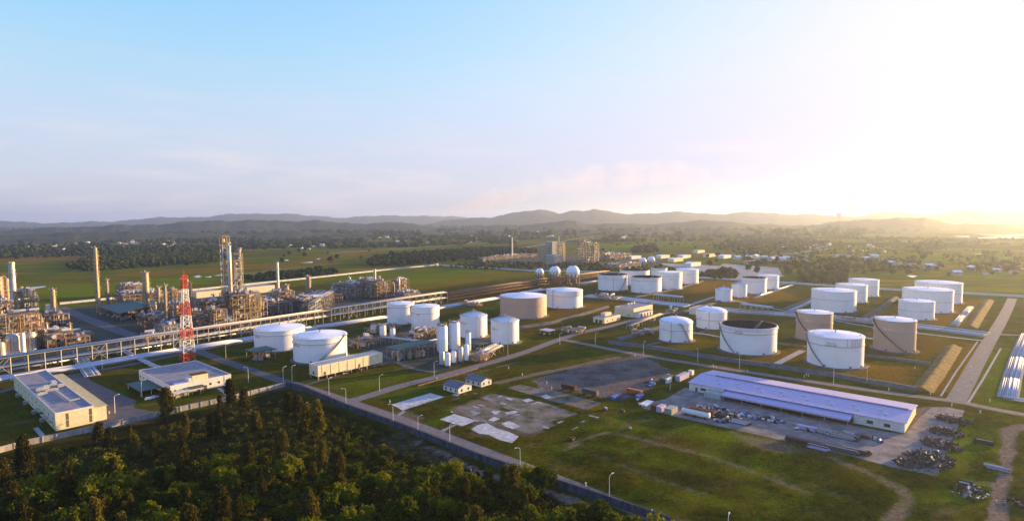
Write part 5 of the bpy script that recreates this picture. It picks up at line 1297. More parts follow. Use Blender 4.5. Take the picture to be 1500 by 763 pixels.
for (px, L_, n, m_, ax, lab) in (((1148, 645), 17, 7, DARKM, 1, 'long dark stack nearest the yard front'), ((1165, 627), 9, 6, BLUER, 1, 'grey blue stack behind the long dark stack'), ((1192, 632), 10, 5, STEEL, 1, 'short steel stack between dark stacks'),
        ((1212, 638), 12, 7, DARKM, 1, 'dark stack right of the short steel one'), ((1198, 655), 15, 7, STEELD, 1, 'dark stack at the yard front edge'), ((1232, 660), 10, 6, RUST, 1, 'rusty stack farthest right on the front edge'),
        ((1070, 618), 9, 6, RUST, 1, 'rusty stack at the left front of the yard'), ((1045, 610), 6, 6, DARKM, 1, 'dark stack beside the rusty container'), ((1180, 655), 9, 4, BLUER, 1, 'pale stack lying along the yard front'),
        ((1400, 708), 5, 3, DARKM, 1, 'few steel pipes left on the grass at right'), ((1424, 648), 7, 5, DARKM, 1, 'dark pipes lying on the grass by the dirt track'), ((1440, 685), 8, 5, STEEL, 1, 'bluish pipes lying in grass beside the dirt track')):
    pipe_stack('pipes: ' + lab, px, L_, n, m_, ax)
# loose fittings laid out in rows
mixm = (STEEL, BLUER, RUST, DARKM, WHP, STEELD, BLUEP, PIPEW)
def pallet(px, lab, grp, sc=1.0, i=0):
    O = P(*px); T = root('loaded_pallet', lab, 'pallet', O, grp)
    b = MB(); b.cbox(O, 2 * sc, 2 * sc, .16, .04); b.build('board', RUST, T)
    for _ in range(3):
        b = MB(); c = O + U * random.uniform(-.5, .5) + V * random.uniform(-.5, .5); kd = random.random()
        if kd < .5: b.cbox(c, random.uniform(.6, 1.5) * sc, random.uniform(.6, 1.6) * sc, random.uniform(.5, 1.4) * sc, .21)
        else: rr = random.uniform(.3, .6) * sc; b.tube(c + K * (.21 + rr), c + (U if kd < .75 else V) * 1.4 * sc + K * (.21 + rr), rr, 10)
        b.build('load', random.choice(mixm), T)
for i in range(46):
    t_ = i / 45; x = 1020 + t_ * 125; y = 594.5 + t_ * 24; x += random.uniform(-3, 3); y += random.uniform(-3.2, 3.2); pallet((x, y), 'pallet of valves and fittings in the long row along the warehouse front', 'pallets in the long row before the warehouse')
for i in range(22): pallet((random.uniform(1042, 1085), 612 + random.uniform(-4, 7)), 'pallet of rusty parts behind the white tank trailer', 'pallets of rusty parts by the tank trailer')
for i in range(22):
    t_ = i / 21; pallet((1165 + t_ * 125 + random.uniform(-3, 3), 627 + t_ * 19 + random.uniform(-2, 3)), 'pallet of steel parts among the pipe stacks before the warehouse', 'pallets among the pipe stacks')
for i in range(9): pallet((940 + random.uniform(-14, 16), 590 + random.uniform(-5, 8) - 20 * 0), 'small pallet near the three corner containers', 'pallets by the corner containers', .8)
for i in range(8): pallet((952 + random.uniform(-8, 8), 561 + random.uniform(-3, 5)), 'white bundle beside the green grey cabin', 'white bundles by the cabins', 1.3)
for i, px in enumerate(((837, 644), (923, 629), (912, 603), (886, 600))): pallet(px, ('lone pale crate on the dark grass beside the dirt track', 'lone pale crate nearer the yard on the dark grass', 'small crate on the grass below the gravel lot', 'dark beams lying at the slab corner')[i], 'single crates on the grass', 1.0)
# scrap: single heaps of pieces
def heap(label, px, R1, R2, hh, n, seed):
    rd = random.Random(seed); O = P(*px); T = root('scrap_heap', label, 'scrap heap', O)
    for m_ in (STEELD, RUST, DARKM, RUST, PIPEB, STEELD, (WHP if seed in (6, 9) else GREENR if seed in (1, 5) else RUST)):
        b = MB()
        for _ in range(n // 7):
            a = rd.uniform(0, 6.28); q = math.sqrt(rd.random()); c = O + U * math.cos(a) * q * R1 + V * math.sin(a) * q * R2; z = rd.uniform(0, hh * .75) * (1 - q * .8)
            d1 = Vector((rd.gauss(0, 1), rd.gauss(0, 1), rd.gauss(0, .6))).normalized(); L_ = rd.uniform(.5, 2.2)
            if rd.random() < .6: b.tube(c + K * (z + .3), c + d1 * L_ + K * (z + .3), rd.uniform(.08, .4), 5)
            else:
                d2 = d1.cross(Vector((rd.gauss(0, 1), rd.gauss(0, 1), rd.gauss(0, 1)))).normalized(); d3 = d1.cross(d2)
                b.box(c, rd.uniform(.3, 1.1), rd.uniform(.3, 1.0), .1, z + .3, d1, d2)
        o_ = b.build('scrap', m_, T); o_['kind'] = 'stuff'
heap('tall mixed scrap heap with pale pieces, biggest at the right end of yard', (1362, 674), 9, 8, 3.4, 900, 1)
heap('dark scrap heap above the biggest one', (1378, 652), 6, 7, 2.8, 420, 2)
heap('brown scrap heap in the middle of the row by the grass', (1386, 634), 5, 7, 2.4, 360, 3)
heap('dark metal scrap heap at the top of the row near the road junction', (1396, 616), 5, 7, 2.4, 420, 4)
heap('low green and blue scrap heap left of the biggest heap', (1332, 680), 5, 5, 1.6, 260, 5)
heap('small scatter of white boards on the grass near the dirt track', (1420, 722), 8, 5, 1.0, 110, 6)
heap('rust coloured small heap at the end of the gravel lot', (930, 578), 4, 3, 1.6, 90, 7)
heap('red manifold scrap below the long cream substation', (525, 543), 3, 3, 1.4, 70, 8)
heap('white scattered pieces at right edge of the frame', (1497, 740), 5, 7, 1.0, 90, 9)

# ================================================================= RED AND WHITE MAST
C = P(275, 528); h = Zat(C, 403); dep = (C - CAM).dot(_f); wb = 21.0 * dep / FPX * .80; wt = 7.5 * dep / FPX * .8
T = root('lattice_mast', 'tall red and white banded lattice communication mast beside the road', 'mast', C)
def mp_(z, i):
    hw = (wb + (wt - wb) * min(1, z / (h * .86))) / 2; s = ((1, 1), (-1, 1), (-1, -1), (1, -1))[i % 4]; return C + U * hw * s[0] + V * hw * s[1] + K * z
zb = [0, .10, .25, .38, .53, .68, .84, 1.0]
for j in range(7):
    b = MB(); z0_, z1_ = h * zb[j], h * zb[j + 1]; mlev = 2 if j > 1 else 2
    for s in range(mlev):
        a_, b_ = z0_ + (z1_ - z0_) * s / mlev, z0_ + (z1_ - z0_) * (s + 1) / mlev
        for i in range(4):
            b.beam(mp_(a_, i), mp_(b_, i), .40); b.beam(mp_(b_, i), mp_(b_, i + 1), .28); b.beam(mp_(a_, i), mp_(b_, i + 1), .24); b.beam(mp_(a_, i + 1), mp_(b_, i), .24)
    b.build('lattice_section', REDP if j % 2 == 0 else WHP, T)
b = MB()
for z_ in (.9, .95, .99): b.cbox(C, wt + 1.4, wt + 1.4, .25, h * z_)
b.build('platform', REDP, T)
for i in range(5): b = MB(); q = C + U * (wt / 2 + .6) * (1 if i % 2 else -1) + K * h * (.86 + .025 * i); b.tube(q, q + V * .5, .8, 12); b.build('dish', REDP if i < 3 else WHP, T)
b = MB(); b.beam(C + K * h * .99, C + K * (h + 4), .2); b.build('aerial', REDP, T)
b = MB(); [b.beam(mp_(h * z_, 0).lerp(mp_(h * z_, 3), .4), mp_(h * (z_ + .1), 0).lerp(mp_(h * (z_ + .1), 3), .4), .3) for z_ in np.arange(0, .9, .1)]; b.build('ladder', STEEL, T)

# ================================================================= STREET LAMPS
LAMP = None
lamps = [(168.6, 605, 'curved lamp post at the corner of the sunlit cream building'), (208, 581, 'lamp post beside the flat green car shelter'), (331, 524, 'lamp post on the grass right of the mast'), (364, 560, 'lamp post by the road below the dark green shed'),
         (428, 558, 'lamp post at the wall corner beside the road bend'), (482, 578, 'lamp post below the long cream substation, by the perimeter road'), (507, 594, 'lamp post on the road junction next to the wall'), (556, 573, 'lamp post on the grass above the road junction'),
         (636, 551, 'lamp post left of the row of five vessels'), (576, 619, 'lamp post at the corner of the pale slab by the perimeter road'), (612.5, 639, 'lamp post left of the pale concrete patches, by the wall road'), (659, 652, 'lamp post below the pale concrete patches'),
         (762, 689, 'lamp post on the perimeter road beside the dark field'), (892.5, 734, 'nearest lamp post, on the perimeter road'), (1066, 800, 'lamp post at the bottom edge of the frame'), (744, 521, 'lamp post behind the road junction near ribbed tank'),
         (872, 505, 'lamp post beside the short road to the pump houses'), (942.6, 519, 'lamp post on the bund left of the domed tank'), (1022, 530, 'lamp post on the bund below the domed tank'), (1083, 540, 'lamp post on the bund below the large open tank'),
         (1221, 562, 'lamp post between warehouse roof and big white tank'), (981.6, 571, 'lamp post between containers and warehouse'), (415, 560, 'lamp post just outside the wall corner'), (1270, 560, 'lamp post right of the big white tank'), (250, 505, 'lamp post below the long rack near the mast'), (150, 540, 'lamp post at the pale pipes near the left building'),
         (1423, 560, 'lamp post on the right road beside the drain'), (1458, 500, 'lamp post on the right road by the pipes'), (820, 505, 'lamp post in the middle of the road junction')]
for i, (x, y, lab) in enumerate(lamps):
    O = P(x, y)
    if LAMP is None:
        LAMP = root('street_lamp', lab, 'street lamp', O, 'street lamps along the roads')
        b = MB(); b.tube(O, O + K * 9, .13, 8, .08); b.build('pole', WHP, LAMP)
        b = MB(); b.path([O + K * 8.9, O + K * 9.5 + U * .6, O + K * 9.7 + U * 1.7], .07, 6); b.build('arm', WHP, LAMP)
        b = MB(); b.cbox(O + U * 2.0 + K * 0, .9, .4, .2, 9.6); b.build('lamp_head', WHP, LAMP)
        b = MB(); b.cbox(O, .6, .6, .3, .02); b.build('base_block', CONC, LAMP)
    else: dup(LAMP, O, random.uniform(-.6, .6) + (math.pi if i % 3 == 0 else 0), lab, 1.0)
# small white marker posts and valve boxes dotted on the verges
MK = None
for i, (x, y) in enumerate([(160, 606), (316, 566), (571, 590), (640, 556), (745, 540), (765, 550), (801, 562), (808, 570), (690, 692), (780, 694), (858, 712), (955, 752), (930, 522), (1045, 537), (1049, 539), (1095, 545), (1178, 553), (1181, 550), (1184, 551), (1363, 578), (1302, 572), (1450, 588), (1436, 605), (1394, 595), (1340, 540), (1404, 575)]):
    O = P(x, y)
    if MK is None:
        MK = root('marker_post', 'small white hydrant post standing on the verge', 'hydrant', O, 'small white hydrants on the verges')
        b = MB(); b.tube(O, O + K * 1.3, .22, 8); b.tube(O + K * 1.3, O + K * 1.5, .32, 8); b.build('barrel', WHP, MK); b = MB(); b.tube(O + K * .9 - U * .5, O + K * .9 + U * .5, .14, 6); b.build('outlet', REDP, MK)
    else: dup(MK, O, random.uniform(0, 3))

# ================================================================= WALLS AND FENCES
def wall(label, px, h, material, post=6.0, name='perimeter_wall', thick=.25, posts=True, postm=None, cap=None, wire=False):
    pts = [P(*p) for p in px]; T = root(name, label, 'wall', pts[0]); first = None
    for a, c in zip(pts[:-1], pts[1:]):
        d = (c - a).normalized(); n_ = Vector((-d.y, d.x, 0)); L_ = (c - a).length
        b = MB(); b.box(a + d * .01, L_ - .02, thick, h, 0, d, n_) ; b.build('wall_panel', material, T)
        if cap: b = MB(); b.box(a + d * .01 - n_ * .1, L_ - .02, thick + .2, .15, h + .003, d, n_); b.build('coping', cap, T)
        if posts:
            for i in range(int(L_ / post)):
                p = a + d * (post * i); 
                if first is None: 
                    b = MB(); b.cbox(p - n_ * .0, .45, .5, h + .3, 0, d, n_); first = b.build('post', postm or material, T); fp = p
                else:
                    q = first.copy(); COL.objects.link(q); q.parent = T; q.location = p - fp
    if wire:
        b = MB()
        for z_ in (.25, .5, .75):
            for a, c in zip(pts[:-1], pts[1:]): b.beam(a + K * (h + z_), c + K * (h + z_), .06)
        b.build('barbed_wire', STEELD, T)
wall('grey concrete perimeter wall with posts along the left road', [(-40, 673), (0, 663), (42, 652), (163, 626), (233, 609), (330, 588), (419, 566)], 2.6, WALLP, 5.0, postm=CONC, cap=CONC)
wall('long perimeter wall coloured as in shade, running down between scrub and road to the lower right', [(419, 566), (438, 570), (508, 600), (613, 639), (700, 674), (863, 729), (967, 765), (1060, 800)], 3.0, WALLD, 6.0, wire=True)
wall('white pipe and wall along the far boundary, left stretch to the corner', [(88, 446), (143, 440.5), (253, 429), (326, 421.5), (393, 414.5), (480, 405.5), (560, 396.5), (640, 388.8)], 2.6, PIPEW, 12, 'boundary_wall', 1.6)
wall('white pipe and wall along the far boundary, behind the spheres and tanks', [(640, 388.8), (710, 393.2), (783, 397.6), (874, 399), (1025, 407.5), (1140, 414.5), (1187, 417.5), (1288, 424.5), (1400, 430), (1479, 434.5), (1560, 439)], 2.6, PIPEW, 12, 'boundary_wall', 1.6)
O = P(640, 389.5); T = root('gate_hut', 'tiny white hut at the corner of the far boundary', 'hut', O); b = MB(); b.cbox(O, 5, 5, 5.5); b.build('wall', WALLW, T); b = MB(); b.cbox(O, 6, 6, .3, 5.52); b.build('roof', CONC, T); b = MB(); b.cbox(O - U * 2.5, .15, 1.2, 2.4); b.build('door', STEELD, T)
# guard rail in front of the houses
T = root('guard_rail', 'yellowish wooden guard rail along the road above the small houses', 'guard rail', P(620, 561)); a, c = P(613, 566), P(700, 541); n = 40
for i in range(n + 1): b = MB(); p = a.lerp(c, i / n); b.beam(p, p + K * .9, .22); b.build('post', GOLD, T)
for z_ in (.45, .85): b = MB(); b.beam(a + K * z_, c + K * z_, .16); b.build('rail', GOLD, T)
# parked vehicles by the flat shelter
def car(label, px, m_, rz=0):
    O = P(*px); a = U if rz == 0 else V; c = V if rz == 0 else -U; T = root('parked_car', label, 'car', O, 'cars parked on the forecourt')
    def at(x, y, z): return O + a * x + c * y + K * z
    prof = [(-2.2, .35), (2.2, .35), (2.25, .8), (1.3, .95), (.7, 1.45), (-1.2, 1.48), (-1.9, 1.0), (-2.25, .9)]
    b = MB(); n = len(prof); b.add([at(x, -.85, z) for x, z in prof] + [at(x, .85, z) for x, z in prof], [tuple(range(n)), tuple(range(2 * n - 1, n - 1, -1))] + [(i, n + i, n + (i + 1) % n, (i + 1) % n) for i in range(n)]); b.build('body', m_, T)
    b = MB(); b.add([at(1.22, -.75, 1.0), at(1.22, .75, 1.0), at(.76, .68, 1.42), at(.76, -.68, 1.42)], [(0, 1, 2, 3)]); b.build('windscreen', GLASSD, T)
    for x in (-1.4, 1.4):
        for y in (-.9, .75): b = MB(); b.tube(at(x, y, .33), at(x, y + .2, .33), .33, 12); b.build('wheel', DARKM, T)
car('white car parked at the end of the flat green shelter', (219, 585), WHP); car('pale blue car parked beside the white car', (226, 583), BLUER)
car('small dark car on the service road near the junction', (855, 486), STEELD, 1); car('white car on the far lot by the works', (1046, 396), WHP, 1)

# ================================================================= TREES
def leaf_quads(cen, size, n, spread, g, up=.0, tri=False):
    N_ = len(cen) * n; c = np.repeat(cen, n, 0) + g.normal(size=(N_, 3)) * spread
    a = g.normal(size=(N_, 3)); a[:, 2] += up; a /= np.linalg.norm(a, axis=1)[:, None]
    b = g.normal(size=(N_, 3)); b = np.cross(a, b); b /= np.linalg.norm(b, axis=1)[:, None]
    s = (size * g.uniform(.6, 1.3, N_))[:, None]
    return np.stack([c - a * s, c - b * s * .55, c + a * s, c + b * s * .55], 1)
def trunk_mb(h, r, limbs, g, lean=.05):
    b = MB(); top = Vector((g.normal() * lean * h, g.normal() * lean * h, h)); mid = top * .5 + Vector((g.normal() * .2, g.normal() * .2, 0))
    b.tube((0, 0, -.3), mid, r, 7, r * .7); b.tube(mid, top, r * .7, 7, r * .2)
    for i in range(limbs):
        t_ = g.uniform(.3, .9); p = mid * (t_ * 2) if t_ < .5 else mid.lerp(top, t_ * 2 - 1); a = g.uniform(0, 6.28); q = p + Vector((math.cos(a), math.sin(a), .7)) * h * .25 * (1.1 - t_); b.tube(p, q, r * .35, 5, r * .1)
    return b
def crown_mesh(kind, h, seed):
    g = np.random.default_rng(seed)
    if kind == 'casuarina':           # tall, narrow, feathery, gaps
        n = 150; z = g.uniform(.18, 1.0, n); rad = h * .20 * np.sqrt(np.clip(1.05 - z, 0, 1)) * g.uniform(.2, 1.25, n); a = g.uniform(0, 6.28, n)
        cen = np.stack([np.cos(a) * rad, np.sin(a) * rad, z * h], 1); q = leaf_quads(cen, .42, 26, .42, g, up=1.6)
    elif kind == 'slim':
        n = 80; z = g.uniform(.12, 1.0, n); rad = h * .10 * np.sqrt(np.clip(1.1 - z, 0, 1)) * g.uniform(.2, 1.2, n); a = g.uniform(0, 6.28, n)
        cen = np.stack([np.cos(a) * rad, np.sin(a) * rad, z * h], 1); q = leaf_quads(cen, .40, 26, .35, g, up=1.8)
    elif kind == 'broad':
        n = 95; k_ = g.normal(size=(n, 3)); k_ /= np.linalg.norm(k_, axis=1)[:, None]; lob = g.uniform(.6, 1.1, n)
        nl = 6; lc = g.normal(size=(nl, 3)) * [.28, .28, .2]; li = g.integers(0, nl, n)
        cen = (lc[li] + k_ * .33 * lob[:, None]) * h * .75; cen[:, 2] = cen[:, 2] * .8 + h * .62; cen[:, 2] = np.maximum(cen[:, 2], h * .15); q = leaf_quads(cen, .40, 36, .42, g, up=.3)
    else:                             # bush
        n = 34; k_ = g.normal(size=(n, 3)); k_ /= np.linalg.norm(k_, axis=1)[:, None]; k_[:, 2] = abs(k_[:, 2])
        cen = k_ * h * .55 * g.uniform(.3, 1.1, n)[:, None] * [1.15, 1.0, .9]; cen[:, 2] += .3; q = leaf_quads(cen, .34, 30, .30, g, up=.5)
    return q
PROTO = {}
for kind, hs, mt in (('casuarina', (11, 13, 9.5), LEAFC), ('slim', (9, 11), LEAFC), ('broad', (6.5, 8, 7, 9), LEAFB), ('bush', (3.2, 2.6, 3.8), LEAFU)):
    for j, hh in enumerate(hs):
        g = np.random.default_rng(100 + j + len(kind) * 10)
        q = crown_mesh(kind, hh, 50 + j * 7 + len(kind))
        me = quads_mesh('crown', q, mt)
        tb = trunk_mb(hh * (.92 if kind in ('casuarina', 'slim') else .6), .22 if kind != 'bush' else .08, 9, g)
        tm = bpy.data.meshes.new('trunk'); tm.from_pydata(tb.v, [], tb.f); tm.materials.append(TRUNKM)
        PROTO.setdefault(kind, []).append((me, tm, hh))
def plant(kind, loc, sc, label, group, vi=None):
    me, tm, hh = PROTO[kind][vi if vi is not None else random.randrange(len(PROTO[kind]))]
    nm = {'casuarina': 'casuarina_tree', 'slim': 'young_casuarina_tree', 'broad': 'broadleaf_tree', 'bush': 'bush'}[kind]
    T = root(nm, label, 'bush' if kind == 'bush' else 'tree', loc, group); T.rotation_euler = (0, 0, random.uniform(0, 6.28)); T.scale = (sc * random.uniform(.9, 1.15), sc * random.uniform(.9, 1.15), sc)
    for n_, m_ in (('trunk', tm), ('crown', me)):
        o = bpy.data.objects.new(n_, m_); COL.objects.link(o); o.parent = T
hand = [(245, 616, 'casuarina', 1.25, 'dark casuarina at the wall in front of the low cream building'), (338, 596, 'casuarina', 1.15, 'brown casuarina at the wall, left of the close pair'), (358, 600, 'casuarina', 1.2, 'brown casuarina at the wall, right of the close pair'),
        (308, 641, 'slim', 1.2, 'thin young casuarina below the close pair'), (225, 666, 'casuarina', .85, 'casuarina in the open dark grass below the low cream building'), (268, 667, 'slim', 1.1, 'slim young casuarina right of the open grass one'),
        (199, 668, 'slim', 1.0, 'slim young casuarina left of the open grass one'), (249, 678, 'slim', .9, 'small slim casuarina between two larger ones'), (146, 648, 'casuarina', .95, 'casuarina in front of the wall by the sunlit cream building, left'), (160, 652, 'casuarina', .8, 'casuarina in front of the wall by the sunlit cream building, right'),
        (36, 690, 'casuarina', 1.1, 'casuarina before the wall at the left edge'), (375, 640, 'casuarina', .9, 'reddish casuarina in the middle scrub'), (450, 632, 'casuarina', 1.35, 'large brown casuarina at the wall bend, left'), (465, 640, 'casuarina', 1.3, 'large brown casuarina at the wall bend, right'), (437, 622, 'casuarina', 1.1, 'brown casuarina close to the wall corner')]
for x, y, kd, sc, lab in hand: plant(kd, P(x, y), sc, lab, 'trees standing in the scrub')
def in_px(poly, x, y):
    c = False; n = len(poly)
    for i in range(n):
        (x1, y1), (x2, y2) = poly[i], poly[(i + 1) % n]
        if (y1 > y) != (y2 > y) and x < (x2 - x1) * (y - y1) / (y2 - y1) + x1: c = not c
    return c
clear1 = [(540, 640), (600, 628), (655, 650), (720, 690), (690, 700), (600, 680), (545, 665)]
open2 = [(-20, 690), (60, 668), (240, 622), (420, 578), (425, 640), (300, 700), (150, 690), (40, 730)]
band = [(-60, 700), (42, 668), (163, 642), (233, 625), (330, 604), (415, 582), (438, 592), (508, 616), (613, 655), (700, 692), (863, 747), (990, 800), (1040, 850), (-60, 850)]
zones = [('at the left of the frame', 0, 330), ('below the wall corner', 330, 560), ('near the bottom centre', 560, 1100)]
placed = []; cnt = 0; tries = 0
while cnt < 262 and tries < 60000:
    tries += 1; x = random.uniform(-40, 1000); y = random.uniform(590, 835)
    if not in_px(band, x, y): continue
    if in_px(clear1, x, y) and random.random() < .55: continue
    low = in_px(open2, x, y)
    if low and random.random() < .72: continue
    p = P(x, y)
    if any((p - q).length < dd for q, dd in placed): continue
    dens = 3.0 if y > 690 else 3.9
    placed.append((p, dens)); cnt += 1
    rr = random.random(); zone = next(z for z, a_, b_ in zones if x < b_)
    if low: kd = 'bush' if rr < .75 else 'slim'
    elif x < 520: kd = 'casuarina' if rr < .15 else 'broad' if rr < .68 else 'bush' if rr < .94 else 'slim'
    elif y < 700: kd = 'bush' if rr < .75 else 'broad'
    else: kd = 'broad' if rr < .62 else 'casuarina' if rr < .72 else 'bush'
    if x > 800 and kd == 'casuarina': kd = 'broad'
    lab = {'casuarina': 'feathery brown green casuarina in the dense scrub ' + zone, 'slim': 'slim young casuarina in the scrub ' + zone, 'broad': 'rounded leafy tree in the dense scrub ' + zone, 'bush': 'low yellow green bush in the scrub ' + zone}[kd]
    plant(kd, p, random.uniform(.5, 1.2) * (.8 if kd == 'broad' and y < 700 else 1), lab, {'casuarina': 'casuarinas', 'slim': 'young casuarinas', 'broad': 'leafy trees', 'bush': 'bushes'}[kd] + ' in the scrub ' + zone)
# undergrowth nobody could count
g = np.random.default_rng(5); pts = []
while len(pts) < 4200:
    x = g.uniform(-60, 1060); y = g.uniform(585, 850)
    if in_px(band, x, y) and not (in_px(clear1, x, y) and g.random() < .8) and not (in_px(open2, x, y) and g.random() < .45): p = P(x, y); pts.append((p.x, p.y, g.uniform(.0, .7)))
cen = np.array(pts); hh = g.gamma(2, .35, len(cen)); cen[:, 2] *= hh
q = leaf_quads(cen, .36, 34, .62, g, up=.6); q[..., 2] = np.abs(q[..., 2])
o = bpy.data.objects.new('undergrowth', quads_mesh('undergrowth', q, LEAFU)); COL.objects.link(o); tag(o, 'low tangled scrub and grass between the trees', 'undergrowth', kind='stuff')
# grass and weeds on the dark field and along the verges
pts = []
gpoly = [(600, 560), (760, 545), (860, 600), (940, 600), (1100, 640), (1310, 690), (1380, 640), (1430, 610), (1500, 620), (1500, 763), (1000, 763), (860, 708), (700, 650), (600, 600)]
slabs = [[(573, 592), (630, 575), (651, 581), (590, 601)], [(644, 614), (665, 606), (698, 616), (677, 624)], [(689, 628), (713, 619), (760, 639), (750, 649)], [(665, 597), (690, 592), (816, 622), (776, 635), (696, 615)], [(703, 582), (720, 576), (848, 606), (806, 618)], [(743, 568), (762, 562), (840, 583), (800, 584)], [(784, 571), (881, 590), (860, 600)], lot, [(640, 560), (725, 560), (725, 580), (640, 580)]]
dfield = dirt + grav
def dval(x, y): 
    i = np.searchsorted(gx, x); j = np.searchsorted(gy, y); return dfield[min(j, ny - 1) * nx + min(i, nx - 1)]
while len(pts) < 9000:
    x = g.uniform(590, 1520); y = g.uniform(545, 800)
    if not in_px(gpoly, x, min(y, 762)): continue
    if any(in_px(s_, x, y) for s_ in slabs): continue
    p = P(x, y)
    if dval(p.x, p.y) > .35: continue
    d_ = wn(np.array([[p.x, p.y]]), 12, 33)[0]
    if d_ + g.normal() * .25 < 0: continue
    if x > 1005 and y < 640 + (x - 1005) * .12 and x < 1420: continue
    pts.append((p.x, p.y, 0.0))
cen = np.array(pts); q = leaf_quads(cen, .24, 14, .75, g, up=1.5); q[..., 2] = np.abs(q[..., 2]) * .45
o = bpy.data.objects.new('weeds', quads_mesh('weeds', q, LEAFU)); COL.objects.link(o); tag(o, 'patchy weeds and tussocks on the dark field', 'grass', kind='stuff')

# ---------------------------------------------------------------- woods, tree lines and hill forest beyond the plant
ico = bmesh.new(); bmesh.ops.create_icosphere(ico, subdivisions=1, radius=1); IV = np.array([v.co for v in ico.verts]); IF = np.array([[v.index for v in f.verts] for f in ico.faces]); ico.free()
def blobs(name, cen, size, g, material, label, leaf=0, leafsize=1.2):
    n = len(cen); dv_ = .85 + g.normal(size=(n, len(IV), 1)) * .26
    vs = IV[None] * dv_ * size[:, None, None] * np.array([1, 1, .85]) + cen[:, None, :]
    fs = IF[None] + (np.arange(n) * len(IV))[:, None, None]
    me = bpy.data.meshes.new(name); v_ = vs.reshape(-1, 3).astype(np.float32); f_ = fs.reshape(-1, 3).astype(np.int32)
    if leaf:
        lq = leaf_quads(cen, leafsize, leaf, 0, g, up=.3)
        off = g.normal(size=(len(lq), 1, 3)); off /= np.linalg.norm(off, axis=2)[..., None]
        lq = lq + off * (np.repeat(size, leaf)[:, None, None]) * g.uniform(.85, 1.15, (len(lq), 1, 1)) * [1, 1, .9]
        lq = lq[:, :3]; v_ = np.concatenate([v_, lq.reshape(-1, 3).astype(np.float32)]); k0 = n * len(IV); f_ = np.concatenate([f_, (np.arange(len(lq) * 3).reshape(-1, 3) + k0).astype(np.int32)])
    me.vertices.add(len(v_)); me.vertices.foreach_set('co', v_.ravel()); me.loops.add(f_.size); me.loops.foreach_set('vertex_index', f_.ravel())
    me.polygons.add(len(f_)); me.polygons.foreach_set('loop_start', np.arange(0, f_.size, 3, dtype=np.int32)); me.update(calc_edges=True); me.materials.append(material)
    o = bpy.data.objects.new(name, me); COL.objects.link(o); tag(o, label, 'woodland', kind='stuff')
def scatter(poly, n, g):
    out = []; xs = [p[0] for p in poly]; ys = [p[1] for p in poly]
    A_ = [P(*p) for p in poly]; X0, X1 = min(p.x for p in A_), max(p.x for p in A_); Y0, Y1 = min(p.y for p in A_), max(p.y for p in A_)
    W_ = [(p.x, p.y) for p in A_]
    while len(out) < n:
        q = g.uniform([X0, Y0], [X1, Y1], (n * 2, 2)); k_ = inpoly(q, W_); out += q[k_].tolist()
    out = np.array(out[:n]); ex = [tuple(P(*q)[:2]) for q in ((1262, 343), (1420, 339), (1440, 337.5), (1700, 337), (1700, 352), (1440, 350), (1262, 349))]
    return out[~inpoly(out, ex)]
woods = [([(100, 392), (130, 380), (180, 376), (290, 372), (335, 378), (320, 386), (220, 392), (160, 397), (112, 399)], 900, 5.5, 'dark wood beyond the left paddies'),
         ([(345, 410), (400, 402), (480, 394), (500, 400), (400, 413)], 220, 4.0, 'narrow wood behind the boundary near the tall tower'),
         ([(536, 388), (548, 379), (620, 372), (680, 367), (740, 365), (790, 370), (780, 377), (690, 381), (640, 386), (600, 390), (545, 392)], 1000, 6, 'dark green wood beyond the central field'),
         ([(640, 391), (700, 385), (800, 386), (960, 391), (1040, 400), (900, 398), (700, 395)], 420, 2.6, 'low shrubs behind the spheres'),
         ([(1025, 404), (1060, 394), (1080, 400), (1075, 410), (1040, 409)], 160, 4, 'wood behind the far tanks'),
         ([(1168, 412), (1185, 402), (1230, 400), (1245, 410), (1235, 417), (1190, 417)], 200, 4.5, 'wood behind the row of three tanks'),
         ([(882, 352), (905, 349), (908, 352), (884, 354)], 90, 8, 'clump in the valley, left'), ([(925, 371), (930, 364), (960, 362), (965, 370), (945, 372)], 150, 6.5, 'clump in the valley by the works'),
         ([(1040, 362), (1090, 352), (1160, 350), (1215, 356), (1195, 366), (1150, 372), (1100, 378), (1060, 370)], 420, 6, 'wood on the right side of the valley'),
         ([(1085, 388), (1150, 376), (1330, 382), (1390, 392), (1350, 402), (1290, 404), (1180, 396)], 330, 4.2, 'village trees right of the far lot'),
         ([(1330, 360), (1380, 355), (1385, 365), (1345, 370)], 130, 7, 'wood in the hazy right valley'), ([(1400, 388), (1500, 385), (1500, 398), (1420, 400)], 70, 3.5, 'scattered trees at the right edge'),
         ([(-120, 372), (0, 368), (130, 362), (320, 362), (350, 370), (200, 374), (0, 380), (-120, 384)], 900, 7, 'dark belt of trees before the left village')]
g = np.random.default_rng(11)
for poly, n, sz, lab in woods:
    q = scatter(poly, n, g); n = len(q); s = sz * g.uniform(.55, 1.25, n); cen = np.concatenate([q, (s * g.uniform(.8, 1.3, n))[:, None]], 1)
    blobs('woodland', cen, s, g, LEAFF, lab, 40, .9)
# far belts: density follows noise, all the way to the hills
for (poly, n, sz, thr, lab) in (([(-200, 366), (400, 366), (760, 362), (740, 346), (-200, 346)], 5200, 13, .0, 'broken woods across the left plain'), ([(760, 352), (1700, 362), (1700, 340), (760, 341)], 3000, 12, .12, 'broken woods across the right plain'),
                                ([(-200, 346), (1700, 346), (1700, 334), (-200, 334)], 7500, 26, .0, 'far woods below the hills'), ([(870, 395), (1500, 400), (1500, 360), (860, 356)], 900, 5, .1, 'hedgerows and scattered trees on the right plain')):
    q = scatter(poly, n, g); nn = wn(q, 160 if sz < 20 else 320, 44) + .5 * wn(q, 50, 45); q = q[nn > thr]
    s = sz * g.uniform(.4, 1.1, len(q)); z = s * .5
    cen = np.concatenate([q, z[:, None]], 1); blobs('woodland', cen, s, g, LEAFF, lab, 6 if sz < 20 else 0, sz * .22)
